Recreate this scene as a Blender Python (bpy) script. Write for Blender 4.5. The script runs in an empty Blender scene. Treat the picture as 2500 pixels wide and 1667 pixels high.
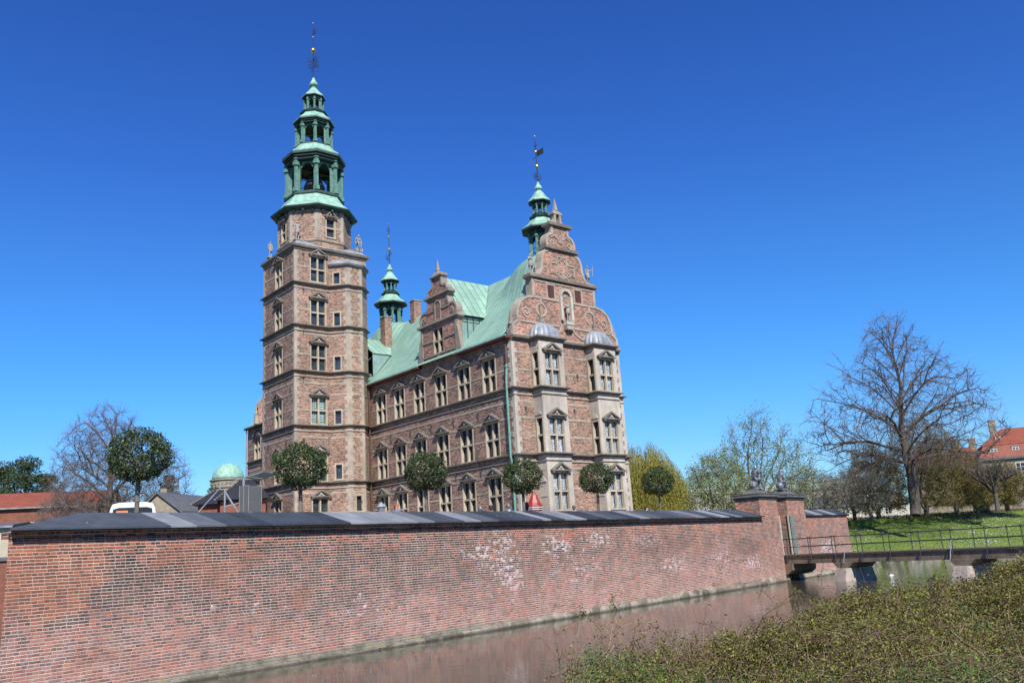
import bpy, math, random
import numpy as np
from mathutils import Matrix, Vector
random.seed(7); rng = np.random.default_rng(11)
scene = bpy.context.scene; COL = scene.collection
R = math.radians; PI = math.pi

# ---------------------------------------------------------------- camera, sky, sun
cam_d = bpy.data.cameras.new('camera'); cam = bpy.data.objects.new('camera', cam_d); COL.objects.link(cam)
cam_d.sensor_fit = 'HORIZONTAL'; cam_d.sensor_width = 36.0; cam_d.lens = 2111.93/2500*36.0
cam_d.clip_start = 0.1; cam_d.clip_end = 3000
cam.matrix_world = Matrix.Translation((0, 0, 3.0)) @ Matrix.Rotation(R(90+13.692), 4, 'X') @ Matrix.Rotation(R(-3.589), 4, 'Z')
scene.camera = cam
scene.render.resolution_x = 1024; scene.render.resolution_y = 682
SUN_AZ = math.atan2(0.276, -0.961); SUN_EL = R(43)
world = bpy.data.worlds.new("World"); scene.world = world; world.use_nodes = True
wn = world.node_tree.nodes; wl = world.node_tree.links; wn.clear()
sky = wn.new('ShaderNodeTexSky'); sky.sky_type = 'NISHITA'; sky.sun_disc = False
sky.sun_elevation = SUN_EL; sky.sun_rotation = SUN_AZ
sky.air_density = 1.0; sky.dust_density = 0.0; sky.ozone_density = 5.0; sky.altitude = 300
hs = wn.new('ShaderNodeHueSaturation'); hs.inputs['Saturation'].default_value = 1.12; hs.inputs['Hue'].default_value = 0.508
bg = wn.new('ShaderNodeBackground'); bg.inputs['Strength'].default_value = 0.112
wo = wn.new('ShaderNodeOutputWorld')
# deep polarised spring blue: tint by elevation above the horizon
tcw = wn.new('ShaderNodeTexCoord'); spw = wn.new('ShaderNodeSeparateXYZ'); rmp = wn.new('ShaderNodeValToRGB'); mxw = wn.new('ShaderNodeMix')
mxw.data_type = 'RGBA'; mxw.blend_type = 'MULTIPLY'; mxw.inputs[0].default_value = 1.0
wl.new(tcw.outputs['Generated'], spw.inputs[0]); wl.new(spw.outputs[2], rmp.inputs[0])
_st = [(0.0, (0.30, 0.54, 0.68)), (0.08, (0.47, 0.69, 0.85)), (0.163, (0.40, 0.76, 1.0)), (0.245, (0.36, 0.76, 1.0)), (0.33, (0.37, 0.72, 1.0)), (0.42, (0.34, 0.64, 1.0)), (0.55, (0.32, 0.58, 0.95)), (1.0, (0.30, 0.50, 0.8))]
while len(rmp.color_ramp.elements) < len(_st): rmp.color_ramp.elements.new(0.5)
for _e, (_p, _c) in zip(rmp.color_ramp.elements, _st): _e.position = _p; _e.color = _c+(1,)
wl.new(sky.outputs[0], hs.inputs['Color']); wl.new(hs.outputs[0], mxw.inputs[6]); wl.new(rmp.outputs[0], mxw.inputs[7]); wl.new(mxw.outputs[2], bg.inputs[0]); wl.new(bg.outputs[0], wo.inputs[0])
sun_d = bpy.data.lights.new('sun', 'SUN'); sun_d.energy = 5.0; sun_d.angle = R(0.5); sun_d.color = (1.0, 0.955, 0.88)
sun = bpy.data.objects.new('sun', sun_d); COL.objects.link(sun)
sdir = Vector((math.sin(SUN_AZ)*math.cos(SUN_EL), math.cos(SUN_AZ)*math.cos(SUN_EL), math.sin(SUN_EL)))
sun.rotation_euler = sdir.to_track_quat('Z', 'Y').to_euler(); sun.location = (30, -30, 60)
vs = scene.view_settings; vs.view_transform = 'Standard'; vs.look = 'None'; vs.exposure = 0.62; vs.gamma = 1.0
try: vs.use_curve_mapping = False
except Exception: pass

# ---------------------------------------------------------------- node helpers
class NT:
    def __init__(s, name):
        s.m = bpy.data.materials.new(name); s.m.use_nodes = True; s.t = s.m.node_tree; s.t.nodes.clear()
        s.out = s.t.nodes.new('ShaderNodeOutputMaterial'); s.bsdf = s.t.nodes.new('ShaderNodeBsdfPrincipled')
        s.t.links.new(s.bsdf.outputs[0], s.out.inputs[0])
    def n(s, k): return s.t.nodes.new(k)
    def l(s, a, b): s.t.links.new(a, b)
    def put(s, sock, v):
        if isinstance(v, (int, float)): sock.default_value = v
        elif isinstance(v, (tuple, list)): sock.default_value = tuple(v)+((1,) if len(v) == 3 and len(sock.default_value) == 4 else ())
        else: s.l(v, sock)
    def math(s, op, a, b=0.0, c=None):
        n = s.n('ShaderNodeMath'); n.operation = op; s.put(n.inputs[0], a); s.put(n.inputs[1], b)
        if c is not None: s.put(n.inputs[2], c)
        return n.outputs[0]
    def vmath(s, op, a, b=None):
        n = s.n('ShaderNodeVectorMath'); n.operation = op; s.put(n.inputs[0], a)
        if b is not None: s.put(n.inputs[1], b)
        return n.outputs['Value'] if op in ('DOT_PRODUCT', 'LENGTH') else n.outputs[0]
    def noise(s, vec, scale, detail=3, rough=0.55, dim='3D', col=False):
        n = s.n('ShaderNodeTexNoise'); n.noise_dimensions = dim
        if vec is not None: s.l(vec, n.inputs['Vector'])
        n.inputs['Scale'].default_value = scale; n.inputs['Detail'].default_value = detail; n.inputs['Roughness'].default_value = rough
        return n.outputs['Color' if col else 'Fac']
    def ramp(s, fac, stops, interp='LINEAR'):
        n = s.n('ShaderNodeValToRGB'); s.put(n.inputs[0], fac); cr = n.color_ramp; cr.interpolation = interp
        while len(cr.elements) < len(stops): cr.elements.new(0.5)
        for e, (p, c) in zip(cr.elements, stops):
            e.position = p; e.color = (c, c, c, 1) if isinstance(c, (int, float)) else tuple(c)+(1,)
        return n.outputs[0]
    def mix(s, fac, a, b, mode='MIX'):
        n = s.n('ShaderNodeMix'); n.data_type = 'RGBA'; n.blend_type = mode
        s.put(n.inputs[0], fac); s.put(n.inputs[6], a); s.put(n.inputs[7], b); return n.outputs[2]
    def comb(s, x, y, z=0.0):
        n = s.n('ShaderNodeCombineXYZ'); s.put(n.inputs[0], x); s.put(n.inputs[1], y); s.put(n.inputs[2], z); return n.outputs[0]
    def sep(s, v):
        n = s.n('ShaderNodeSeparateXYZ'); s.l(v, n.inputs[0]); return n.outputs
    def pos(s): return s.n('ShaderNodeNewGeometry').outputs['Position']
    def obj(s): return s.n('ShaderNodeTexCoord').outputs['Object']
    def bump(s, h, strength=0.5, dist=0.02):
        n = s.n('ShaderNodeBump'); n.inputs['Strength'].default_value = strength; n.inputs['Distance'].default_value = dist
        s.l(h, n.inputs['Height']); s.l(n.outputs[0], s.bsdf.inputs['Normal'])
    def fin(s, col=None, rough=0.8, metal=0.0, spec=None):
        if col is not None: s.put(s.bsdf.inputs['Base Color'], col)
        s.put(s.bsdf.inputs['Roughness'], rough); s.put(s.bsdf.inputs['Metallic'], metal)
        if spec is not None: s.bsdf.inputs['Specular IOR Level'].default_value = spec
        return s.m

def plain(name, c, rough=0.7, var=0.2, scale=4.0, metal=0.0, spec=None, bump=0.0):
    t = NT(name); n = t.noise(t.pos(), scale, 5, 0.6)
    c0 = tuple(x*(1-var) for x in c); c1 = tuple(min(1, x*(1+var)) for x in c)
    col = t.ramp(n, [(0.3, c0), (0.7, c1)])
    if bump: t.bump(t.noise(t.pos(), scale*6, 4), 0.4, bump)
    return t.fin(col, rough, metal, spec)

def wall_uv(t):
    g = t.n('ShaderNodeNewGeometry'); cr = t.vmath('CROSS_PRODUCT', (0, 0, 1), g.outputs['True Normal'])
    u = t.vmath('DOT_PRODUCT', g.outputs['Position'], cr); z = t.sep(g.outputs['Position'])[2]
    return u, z, g.outputs['Position']

def bricks(t, u, z, L, h, mort, wob=0.012, alt=0.5):
    """returns (mortar mask 0..1, random value per brick, second random)"""
    nz = t.noise(t.comb(u, z, 0.3), 5.0, 2, 0.5, col=True); s3 = t.sep(nz)
    u2 = t.math('ADD', u, t.math('MULTIPLY', t.math('SUBTRACT', s3[0], 0.5), wob*3))
    z2 = t.math('ADD', z, t.math('MULTIPLY', t.math('SUBTRACT', s3[1], 0.5), wob*1.6))
    zr = t.math('DIVIDE', z2, h); row = t.math('FLOOR', zr); fz = t.math('FRACT', zr)
    odd = t.math('MODULO', t.math('ABSOLUTE', row), 2.0)
    w = t.math('MULTIPLY', t.math('ADD', 1.0, t.math('MULTIPLY', odd, alt-1.0)), L)
    wnr = t.n('ShaderNodeTexWhiteNoise'); wnr.noise_dimensions = '1D'; t.l(row, wnr.inputs['W'])
    off = t.math('MULTIPLY', wnr.outputs['Value'], L*0.35)
    ur = t.math('DIVIDE', t.math('ADD', u2, off), w); colm = t.math('FLOOR', ur); fu = t.math('FRACT', ur)
    # edges
    eu = t.math('MULTIPLY', t.math('SUBTRACT', 0.5, t.math('ABSOLUTE', t.math('SUBTRACT', fu, 0.5))), w)
    ez = t.math('MULTIPLY', t.math('SUBTRACT', 0.5, t.math('ABSOLUTE', t.math('SUBTRACT', fz, 0.5))), h)
    e = t.math('MINIMUM', t.math('MULTIPLY', eu, 1.7), ez)
    n = t.n('ShaderNodeMapRange'); t.l(e, n.inputs[0]); n.inputs[1].default_value = mort*0.5-0.003; n.inputs[2].default_value = mort*0.5+0.004
    n.inputs[3].default_value = 1.0; n.inputs[4].default_value = 0.0
    wn2 = t.n('ShaderNodeTexWhiteNoise'); wn2.noise_dimensions = '2D'; t.l(t.comb(colm, row), wn2.inputs['Vector'])
    return n.outputs[0], wn2.outputs['Value'], t.sep(wn2.outputs['Color'])[1]

def castle_brick(name, warm=1.0, dark=1.0):
    t = NT(name); u, z, P = wall_uv(t)
    m, r, r2 = bricks(t, u, z, 0.28, 0.088, 0.02)
    big = t.noise(P, 0.9, 4, 0.6)
    f = t.math('ADD', r, t.math('MULTIPLY', t.math('SUBTRACT', big, 0.5), 0.9))
    k = dark
    col = t.ramp(f, [(0.08, (0.028*k, 0.018*k, 0.017*k)), (0.30, (0.075*k, 0.038*k, 0.031*k)), (0.5, (0.145*k*warm, 0.070*k, 0.052*k)), (0.75, (0.195*k*warm, 0.090*k, 0.064*k)), (1.0, (0.27*k*warm, 0.14*k, 0.10*k))])
    mc = t.ramp(t.noise(P, 1.6, 3), [(0.35, (0.27, 0.205, 0.15)), (0.65, (0.38, 0.305, 0.23))])
    col = t.mix(m, col, mc)
    st = t.ramp(t.noise(t.vmath('MULTIPLY', P, (1, 1, 0.6)), 0.45, 6, 0.68), [(0.3, 0.94), (0.7, 1.50)])
    col = t.mix(1.0, col, st, 'MULTIPLY')
    t.bump(t.math('SUBTRACT', 1.0, m), 0.5, 0.012)
    return t.fin(col, 0.9)

def moat_brick(name):
    t = NT(name); u, z, P = wall_uv(t)
    m, r, r2 = bricks(t, u, z, 0.30, 0.0855, 0.021, wob=0.017)
    uz = t.comb(u, z, 0.0)
    wide = t.comb(t.math('MULTIPLY', u, 0.45), z, 3.0)
    n1 = t.noise(wide, 0.55, 4, 0.6); n2 = t.noise(uz, 0.9, 5, 0.62)
    # brick tone: orange course belt near the top, burnt dark bricks in the middle, dusty rose near the water
    hz = t.math('ADD', z, t.math('MULTIPLY', t.math('SUBTRACT', n1, 0.5), 2.6))
    darkness = t.ramp(t.math('DIVIDE', hz, 4.5), [(0.10, 0.10), (0.28, 0.38), (0.42, 0.82), (0.74, 0.95), (0.88, 0.45), (0.97, 0.15)])
    fade = t.ramp(t.math('DIVIDE', u, 60.0), [(0.0, 1.0), (0.5, 0.9), (1.0, 0.75)])
    ut = t.math('SUBTRACT', u, U0W); darkness = t.math('MULTIPLY', darkness, t.ramp(t.math('DIVIDE', ut, 60.0), [(0.0, 0.9), (0.28, 0.9), (0.42, 0.55), (0.8, 0.38)]))
    r1 = t.math('ADD', t.math('SUBTRACT', t.math('MULTIPLY', r, 0.8), t.math('MULTIPLY', darkness, 0.55)), 0.24)
    r1 = t.math('ADD', r1, t.math('MULTIPLY', t.math('SUBTRACT', n2, 0.5), 1.05))
    col = t.ramp(r1, [(0.06, (0.016, 0.011, 0.013)), (0.22, (0.042, 0.019, 0.020)), (0.40, (0.12, 0.035, 0.027)), (0.62, (0.225, 0.056, 0.034)), (0.82, (0.32, 0.085, 0.043)), (1.0, (0.40, 0.14, 0.07))])
    fine = t.ramp(t.noise(P, 28.0, 3, 0.6), [(0.3, 0.82), (0.7, 1.16)])
    col = t.mix(1.0, col, fine, 'MULTIPLY')
    # lime bloom: strong near the water, patchy above
    low = t.ramp(t.math('DIVIDE', t.math('ADD', z, t.math('MULTIPLY', t.math('SUBTRACT', n1, 0.5), 2.4)), 4.5), [(0.05, 0.80), (0.28, 0.62), (0.50, 0.32), (0.8, 0.06)])
    n3 = t.noise(uz, 2.3, 5, 0.7)
    bloom = t.math('MULTIPLY', low, t.ramp(n3, [(0.35, 0.35), (0.62, 1.0)]))
    bloom = t.math('MULTIPLY', bloom, t.ramp(r2, [(0.0, 0.6), (1.0, 1.0)]))
    col = t.mix(bloom, col, t.ramp(t.noise(uz, 7.0, 4, 0.7), [(0.35, (0.27, 0.15, 0.135)), (0.65, (0.44, 0.31, 0.295))]))
    macro = t.ramp(t.noise(uz, 0.5, 5, 0.6), [(0.3, 0.86), (0.7, 1.20)]); col = t.mix(1.0, col, macro, 'MULTIPLY')
    # mortar
    mc = t.ramp(t.noise(uz, 1.3, 4), [(0.3, (0.33, 0.25, 0.19)), (0.7, (0.55, 0.455, 0.37))])
    mfade = t.math('MULTIPLY', m, t.ramp(t.noise(uz, 1.0, 4, 0.65), [(0.25, 0.72), (0.55, 1.0)]))
    col = t.mix(mfade, col, mc)
    # white salt patches, strongest around the middle of the long wall
    def patch(cu, cz, su, sz, amp):
        a = t.math('DIVIDE', t.math('SUBTRACT', u, cu), su); b = t.math('DIVIDE', t.math('SUBTRACT', z, cz), sz)
        d = t.math('ADD', t.math('MULTIPLY', a, a), t.math('MULTIPLY', b, b))
        return t.math('MULTIPLY', t.math('SUBTRACT', 1.0, t.math('MINIMUM', d, 1.0)), amp)
    def patch_at(cu, cz, su, sz, amp): return patch(U0W+cu, cz, su, sz, amp)
    pm = patch_at(19.6, 2.9, 2.8, 2.2, 0.20)
    for a in ((18.6, 3.1, 2.8, 0.6, 0.22), (20.1, 1.9, 1.5, 1.3, 0.25), (19.8, 3.4, 1.5, 0.7, 0.24), (23.5, 3.3, 2.3, 0.8, 0.24), (27.0, 3.4, 2.5, 0.8, 0.22), (31.5, 3.2, 3.0, 0.7, 0.19), (34.0, 1.9, 3.0, 1.0, 0.20), (40, 2.0, 4, 1.0, 0.18), (25, 2.2, 4, 1.8, 0.17), (45, 1.4, 2.5, 0.8, 0.22), (12, 1.4, 3.5, 1.2, 0.15), (7, 2.0, 2.5, 1.0, 0.14), (59, 2.0, 3.0, 1.0, 0.25)):
        pm = t.math('MAXIMUM', pm, patch_at(*a))
    n4 = t.math('ADD', t.math('MULTIPLY', t.noise(uz, 4.2, 6, 0.8), 0.85), t.math('MULTIPLY', r2, 0.15))
    salt = t.ramp(t.math('ADD', n4, t.math('SUBTRACT', pm, 0.22)), [(0.50, 0.0), (0.57, 0.85)])
    col = t.mix(salt, col, (0.55, 0.49, 0.49))
    # soot and orange belts
    so = patch_at(33.5, 3.0, 5.0, 0.9, 1.0); so = t.math('MAXIMUM', so, patch_at(44, 2.6, 3.5, 0.8, 1.0)); som = t.ramp(t.math('ADD', so, t.math('MULTIPLY', t.math('SUBTRACT', n1, 0.5), 2.0)), [(0.3, 0.0), (1.3, 0.45)])
    col = t.mix(som, col, t.mix(0.75, col, (0.045, 0.022, 0.014)))
    og = t.ramp(t.noise(wide, 0.8, 3, 0.6), [(0.55, 0.0), (0.68, 0.38)]); col = t.mix(t.math('MULTIPLY', og, t.math('SUBTRACT', 1.0, t.math('MULTIPLY', m, 0.6))), col, (0.27, 0.085, 0.042))
    # cement and algae skirt at the foot
    foot = t.ramp(t.math('ADD', z, t.math('MULTIPLY', t.math('SUBTRACT', n1, 0.5), 0.7)), [(0.22, 1.0), (0.34, 0.0)])
    footc = t.ramp(t.noise(uz, 2.6, 4), [(0.35, (0.13, 0.125, 0.09)), (0.6, (0.25, 0.225, 0.175)), (0.74, (0.26, 0.20, 0.06))])
    col = t.mix(foot, col, footc)
    # repaired orange patch by the free end
    rp = patch_at(1.2, 3.2, 1.9, 1.5, 1.0); rpm = t.ramp(t.math('ADD', rp, t.math('MULTIPLY', t.math('SUBTRACT', n2, 0.5), 1.2)), [(0.35, 0.0), (0.5, 0.55)])
    rb = t.ramp(r, [(0.0, (0.20, 0.055, 0.03)), (1.0, (0.38, 0.12, 0.045))])
    col = t.mix(t.math('MULTIPLY', rpm, t.math('SUBTRACT', 1.0, m)), col, rb)
    hgt = t.math('ADD', t.math('MULTIPLY', t.math('SUBTRACT', 1.0, m), 1.0), t.math('MULTIPLY', t.noise(P, 30, 4), 0.5))
    t.bump(hgt, 0.7, 0.015)
    return t.fin(col, 0.92)

def stone(name, c, var=0.22):
    t = NT(name); P = t.pos()
    n = t.noise(P, 1.3, 6, 0.65); big = t.noise(P, 0.25, 3)
    col = t.ramp(n, [(0.28, tuple(x*(1-var*1.3) for x in c)), (0.5, c), (0.72, tuple(min(1, x*(1+var)) for x in c))])
    v = t.mix(1.0, col, t.ramp(big, [(0.35, 0.86), (0.65, 1.1)]), 'MULTIPLY')
    vert = t.noise(t.vmath('MULTIPLY', P, (3.0, 3.0, 0.35)), 1.2, 4, 0.6)
    v = t.mix(1.0, v, t.ramp(vert, [(0.3, 0.82), (0.6, 1.05)]), 'MULTIPLY')
    t.bump(t.noise(P, 14, 5), 0.35, 0.02)
    return t.fin(v, 0.88)

def copper_roof(name, direction='u', pitch=0.46, cross=1.6):
    """verdigris sheets with standing seams; direction is the castle axis the seams step along"""
    t = NT(name); O = t.sep(t.obj()); P = t.pos()
    a = O[0] if direction == 'u' else O[1]; b = O[2]
    wob = t.math('MULTIPLY', t.math('SUBTRACT', t.noise(P, 0.8, 2), 0.5), 0.05)
    s = t.math('DIVIDE', t.math('ADD', a, wob), pitch); fs = t.math('FRACT', s); ci = t.math('FLOOR', s)
    e = t.math('SUBTRACT', 0.5, t.math('ABSOLUTE', t.math('SUBTRACT', fs, 0.5)))
    w1 = t.n('ShaderNodeTexWhiteNoise'); w1.noise_dimensions = '1D'; t.l(ci, w1.inputs['W'])
    c = t.math('ADD', t.math('DIVIDE', b, cross), t.math('MULTIPLY', t.math('MODULO', t.math('ABSOLUTE', ci), 2.0), 0.5)); fc = t.math('FRACT', c)
    e2 = t.math('MULTIPLY', t.math('SUBTRACT', 0.5, t.math('ABSOLUTE', t.math('SUBTRACT', fc, 0.5))), cross/pitch)
    seam = t.ramp(e, [(0.035, 1.0), (0.075, 0.0)]); seam2 = t.ramp(e2, [(0.02, 0.55), (0.04, 0.0)])
    sm = t.math('MAXIMUM', seam, seam2)
    w2 = t.n('ShaderNodeTexWhiteNoise'); w2.noise_dimensions = '2D'; t.l(t.comb(ci, t.math('FLOOR', c)), w2.inputs['Vector'])
    base = t.ramp(t.math('ADD', t.math('MULTIPLY', w2.outputs['Value'], 0.25), t.math('MULTIPLY', t.noise(P, 0.7, 5, 0.65), 0.8)), [(0.3, (0.16, 0.275, 0.215)), (0.6, (0.215, 0.355, 0.285)), (0.85, (0.275, 0.42, 0.345))])
    streak = t.noise(t.vmath('MULTIPLY', P, (2.5, 2.5, 0.3)), 1.6, 4, 0.6)
    base = t.mix(t.ramp(streak, [(0.60, 0.0), (0.78, 0.4)]), base, (0.10, 0.17, 0.13))
    col = t.mix(t.math('MULTIPLY', sm, 0.62), base, (0.04, 0.095, 0.075))
    t.bump(sm, 0.7, 0.05)
    return t.fin(col, 0.6)

M = {}
_th = R(37.937); WD = np.array([math.sin(_th), math.cos(_th)]); WB = np.array([-WD[1], WD[0]]); W0 = np.array([-12.965, 22.156])
# world tangent for the water-side face: normal = -WB, tangent = Z x N
_N = (-WB[0], -WB[1]); _T = (-_N[1], _N[0]); U0W = W0[0]*_T[0]+W0[1]*_T[1]
M['brick'] = castle_brick('castle_brick'); M['brick_warm'] = castle_brick('gable_brick', 1.22, 1.08)
M['moat'] = moat_brick('moat_wall_brick')
M['chim'] = castle_brick('chimney_brick', 1.05, 0.85)
M['stone'] = stone('sandstone', (0.315, 0.265, 0.21)); M['stone_l'] = stone('pale_sandstone', (0.385, 0.345, 0.29), 0.17)
M['stone_g'] = stone('grey_sandstone', (0.225, 0.195, 0.165)); M['statue'] = stone('statue_stone', (0.25, 0.235, 0.215), 0.35)
M['stone_w'] = stone('weathered_shadow_stone', (0.15, 0.128, 0.105), 0.3); M['frame'] = stone('window_stone', (0.37, 0.315, 0.235), 0.16)  # stone_w: weathered tone, with the underside shadow of the mouldings painted into it
M['copper'] = copper_roof('copper_roof_long', 'v'); M['copper_d'] = copper_roof('copper_roof_dormer', 'u', 0.62, 0.95)
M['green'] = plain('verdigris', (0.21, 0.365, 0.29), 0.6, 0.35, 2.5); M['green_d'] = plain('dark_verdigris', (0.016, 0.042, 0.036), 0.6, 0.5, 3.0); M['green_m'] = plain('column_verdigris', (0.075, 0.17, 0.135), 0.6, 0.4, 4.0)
M['lead'] = plain('lead_sheet', (0.23, 0.245, 0.27), 0.5, 0.35, 2.2, metal=0.15)
M['iron'] = plain('wrought_iron', (0.025, 0.026, 0.03), 0.55, 0.3); M['gold'] = plain('gilded_metal', (0.75, 0.50, 0.16), 0.3, 0.1, metal=0.9)
M['pipe'] = plain('copper_pipe', (0.12, 0.26, 0.20), 0.55, 0.2); M['pipe_b'] = plain('brown_pipe', (0.07, 0.045, 0.035), 0.6, 0.2)
M['soffit'] = plain('red_soffit', (0.11, 0.03, 0.022), 0.7, 0.2); M['shutter'] = plain('brown_shutter', (0.06, 0.022, 0.016), 0.7, 0.2)
M['casement'] = plain('dark_casement', (0.035, 0.03, 0.028), 0.5, 0.2)

def glass_mat(name, kind):
    t = NT(name); O = t.sep(t.obj())
    gx = t.math('FRACT', t.math('DIVIDE', t.math('ADD', O[0], 50.0), 0.155)); gz = t.math('FRACT', t.math('DIVIDE', t.math('ADD', O[2], 50.0), 0.2))
    ex = t.math('SUBTRACT', 0.5, t.math('ABSOLUTE', t.math('SUBTRACT', gx, 0.5))); ez = t.math('SUBTRACT', 0.5, t.math('ABSOLUTE', t.math('SUBTRACT', gz, 0.5)))
    lead = t.ramp(t.math('MINIMUM', ex, ez), [(0.06, 1.0), (0.11, 0.0)])
    P = t.pos(); n = t.noise(P, 1.7, 2)
    if kind == 'lace':
        v = t.n('ShaderNodeTexVoronoi'); v.inputs['Scale'].default_value = 9.0; t.l(P, v.inputs['Vector'])
        c = t.ramp(v.outputs['Distance'], [(0.15, (0.68, 0.70, 0.72)), (0.55, (0.27, 0.31, 0.35))])
        fold = t.ramp(t.noise(t.vmath('MULTIPLY', P, (6, 6, 0.5)), 1.5, 2), [(0.35, 0.55), (0.65, 1.1)])
        col = t.mix(1.0, c, fold, 'MULTIPLY'); lead = t.math('MULTIPLY', lead, 0.35)
    elif kind == 'pale':
        col = t.ramp(n, [(0.3, (0.16, 0.25, 0.24)), (0.7, (0.30, 0.42, 0.39))])
    else:
        col = t.ramp(n, [(0.35, (0.010, 0.013, 0.017)), (0.6, (0.03, 0.042, 0.055)), (0.75, (0.08, 0.10, 0.11))])
    col = t.mix(lead, col, (0.05, 0.055, 0.06))
    t.bump(t.noise(P, 5.0, 2), 0.12, 0.03)
    return t.fin(col, 0.08 if kind != 'lace' else 0.25, 0, 0.55)
M['glass'] = glass_mat('leaded_glass', 'dark'); M['glass_lace'] = glass_mat('glass_over_lace_curtain', 'lace'); M['glass_pale'] = glass_mat('pale_leaded_glass', 'pale')
def roofglass():
    t = NT('dormer_glazing'); col = t.ramp(t.noise(t.pos(), 1.1, 3), [(0.3, (0.11, 0.19, 0.18)), (0.7, (0.22, 0.31, 0.29))]); return t.fin(col, 0.15, 0, 0.6)
M['roofglass'] = roofglass()

# ---------------------------------------------------------------- mesh builder
class MB:
    def __init__(s): s.v = []; s.f = []; s.mi = []; s.T = None
    def add(s, vs, fs, m=0):
        b = len(s.v)
        s.v += [tuple(s.T @ Vector(p)) for p in vs] if s.T is not None else [tuple(p) for p in vs]
        s.f += [tuple(i+b for i in f) for f in fs]; s.mi += [m]*len(fs)
    def box(s, x0, x1, y0, y1, z0, z1, m=0):
        s.add([(x0,y0,z0),(x1,y0,z0),(x1,y1,z0),(x0,y1,z0),(x0,y0,z1),(x1,y0,z1),(x1,y1,z1),(x0,y1,z1)],
              [(0,3,2,1),(4,5,6,7),(0,1,5,4),(1,2,6,5),(2,3,7,6),(3,0,4,7)], m)
    def tbox(s, c, sx, sy, z0, z1, k=0.8, m=0):
        a, b = sx/2, sy/2; x, y = c
        s.add([(x-a,y-b,z0),(x+a,y-b,z0),(x+a,y+b,z0),(x-a,y+b,z0),(x-a*k,y-b*k,z1),(x+a*k,y-b*k,z1),(x+a*k,y+b*k,z1),(x-a*k,y+b*k,z1)],
              [(0,3,2,1),(4,5,6,7),(0,1,5,4),(1,2,6,5),(2,3,7,6),(3,0,4,7)], m)
    def poly(s, pts, m=0): s.add(pts, [tuple(range(len(pts)))], m)
    def prism(s, pts, off, m=0):
        """extrude a 3D polygon by vector off"""
        n = len(pts); q = [(p[0]+off[0], p[1]+off[1], p[2]+off[2]) for p in pts]
        s.add(list(pts)+q, [tuple(range(n))[::-1], tuple(range(n, 2*n))]+[(i, (i+1) % n, n+(i+1) % n, n+i) for i in range(n)], m)
    def tube(s, pts, rs, n=6, m=0, cap=True):
        P = [Vector(p) for p in pts]
        if isinstance(rs, (int, float)): rs = [rs]*len(P)
        rings = []; prev = None
        for i, p in enumerate(P):
            d = (P[min(i+1, len(P)-1)]-P[max(i-1, 0)])
            if d.length < 1e-9: d = Vector((0, 0, 1))
            d.normalize()
            a = prev if prev is not None and abs(prev.dot(d)) < 0.95 else (Vector((1, 0, 0)) if abs(d.x) < 0.8 else Vector((0, 1, 0)))
            x = (a-d*a.dot(d)).normalized(); y = d.cross(x); prev = x
            rings.append([tuple(p+(x*math.cos(2*PI*k/n)+y*math.sin(2*PI*k/n))*rs[i]) for k in range(n)])
        vs = [v for r in rings for v in r]; fs = []
        for i in range(len(P)-1):
            for k in range(n): fs.append((i*n+k, i*n+(k+1) % n, (i+1)*n+(k+1) % n, (i+1)*n+k))
        if cap: fs.append(tuple(range(n))[::-1]); fs.append(tuple((len(P)-1)*n+k for k in range(n)))
        s.add(vs, fs, m)
    def lathe(s, c, prof, n=8, rot=PI/8, m=0, inner=False, ms=None):
        """prof = [(radius, z)...]; radius is to the vertices"""
        vs = [(c[0]+r*math.cos(rot+2*PI*k/n), c[1]+r*math.sin(rot+2*PI*k/n), z) for r, z in prof for k in range(n)]
        for i in range(len(prof)-1):
            fs = [(i*n+k, i*n+(k+1) % n, (i+1)*n+(k+1) % n, (i+1)*n+k) for k in range(n)]
            b = len(s.v)
            if i == 0: s.add(vs, [], 0); base = b
            s.f += [tuple(q+base for q in f) for f in fs]; s.mi += [(ms[i] if ms else m)]*len(fs)
        s.f.append(tuple(base+k for k in range(n))[::-1]); s.mi.append(ms[0] if ms else m)
        s.f.append(tuple(base+(len(prof)-1)*n+k for k in range(n))); s.mi.append(ms[-1] if ms else m)
    def ball(s, c, r, n=10, m=0, sq=(1, 1, 1)):
        prof = []
        k = max(4, n//2)
        vs = []; fs = []
        for i in range(k+1):
            a = -PI/2+PI*i/k; rr = max(1e-3, math.cos(a))
            for j in range(n): vs.append((c[0]+r*sq[0]*rr*math.cos(2*PI*j/n), c[1]+r*sq[1]*rr*math.sin(2*PI*j/n), c[2]+r*sq[2]*math.sin(a)))
        for i in range(k):
            for j in range(n): fs.append((i*n+j, i*n+(j+1) % n, (i+1)*n+(j+1) % n, (i+1)*n+j))
        s.add(vs, fs, m)
    def build(s, name, mats, parent=None, loc=(0, 0, 0), rotz=0, smooth=False):
        me = bpy.data.meshes.new(name); me.from_pydata(s.v, [], s.f)
        if not isinstance(mats, (list, tuple)): mats = [mats]
        for x in mats: me.materials.append(x)
        if len(mats) > 1: me.polygons.foreach_set('material_index', s.mi)
        if smooth: me.polygons.foreach_set('use_smooth', [True]*len(s.f))
        me.update()
        return link(name, me, parent, loc, rotz)
def link(name, me, parent=None, loc=(0, 0, 0), rotz=0):
    o = bpy.data.objects.new(name, me); COL.objects.link(o); o.location = loc; o.rotation_euler = (0, 0, rotz)
    if parent is not None: o.parent = parent
    return o
def tag(o, label, cat, group=None, kind=None):
    if label: o['label'] = label
    if cat: o['category'] = cat
    if group: o['group'] = group
    if kind: o['kind'] = kind
    return o
def struct(o): o['kind'] = 'structure'; return o
def thing(name, label, cat, loc, rotz=0, group=None):
    o = link(name, None, None, loc, rotz); return tag(o, label, cat, group)
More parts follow.
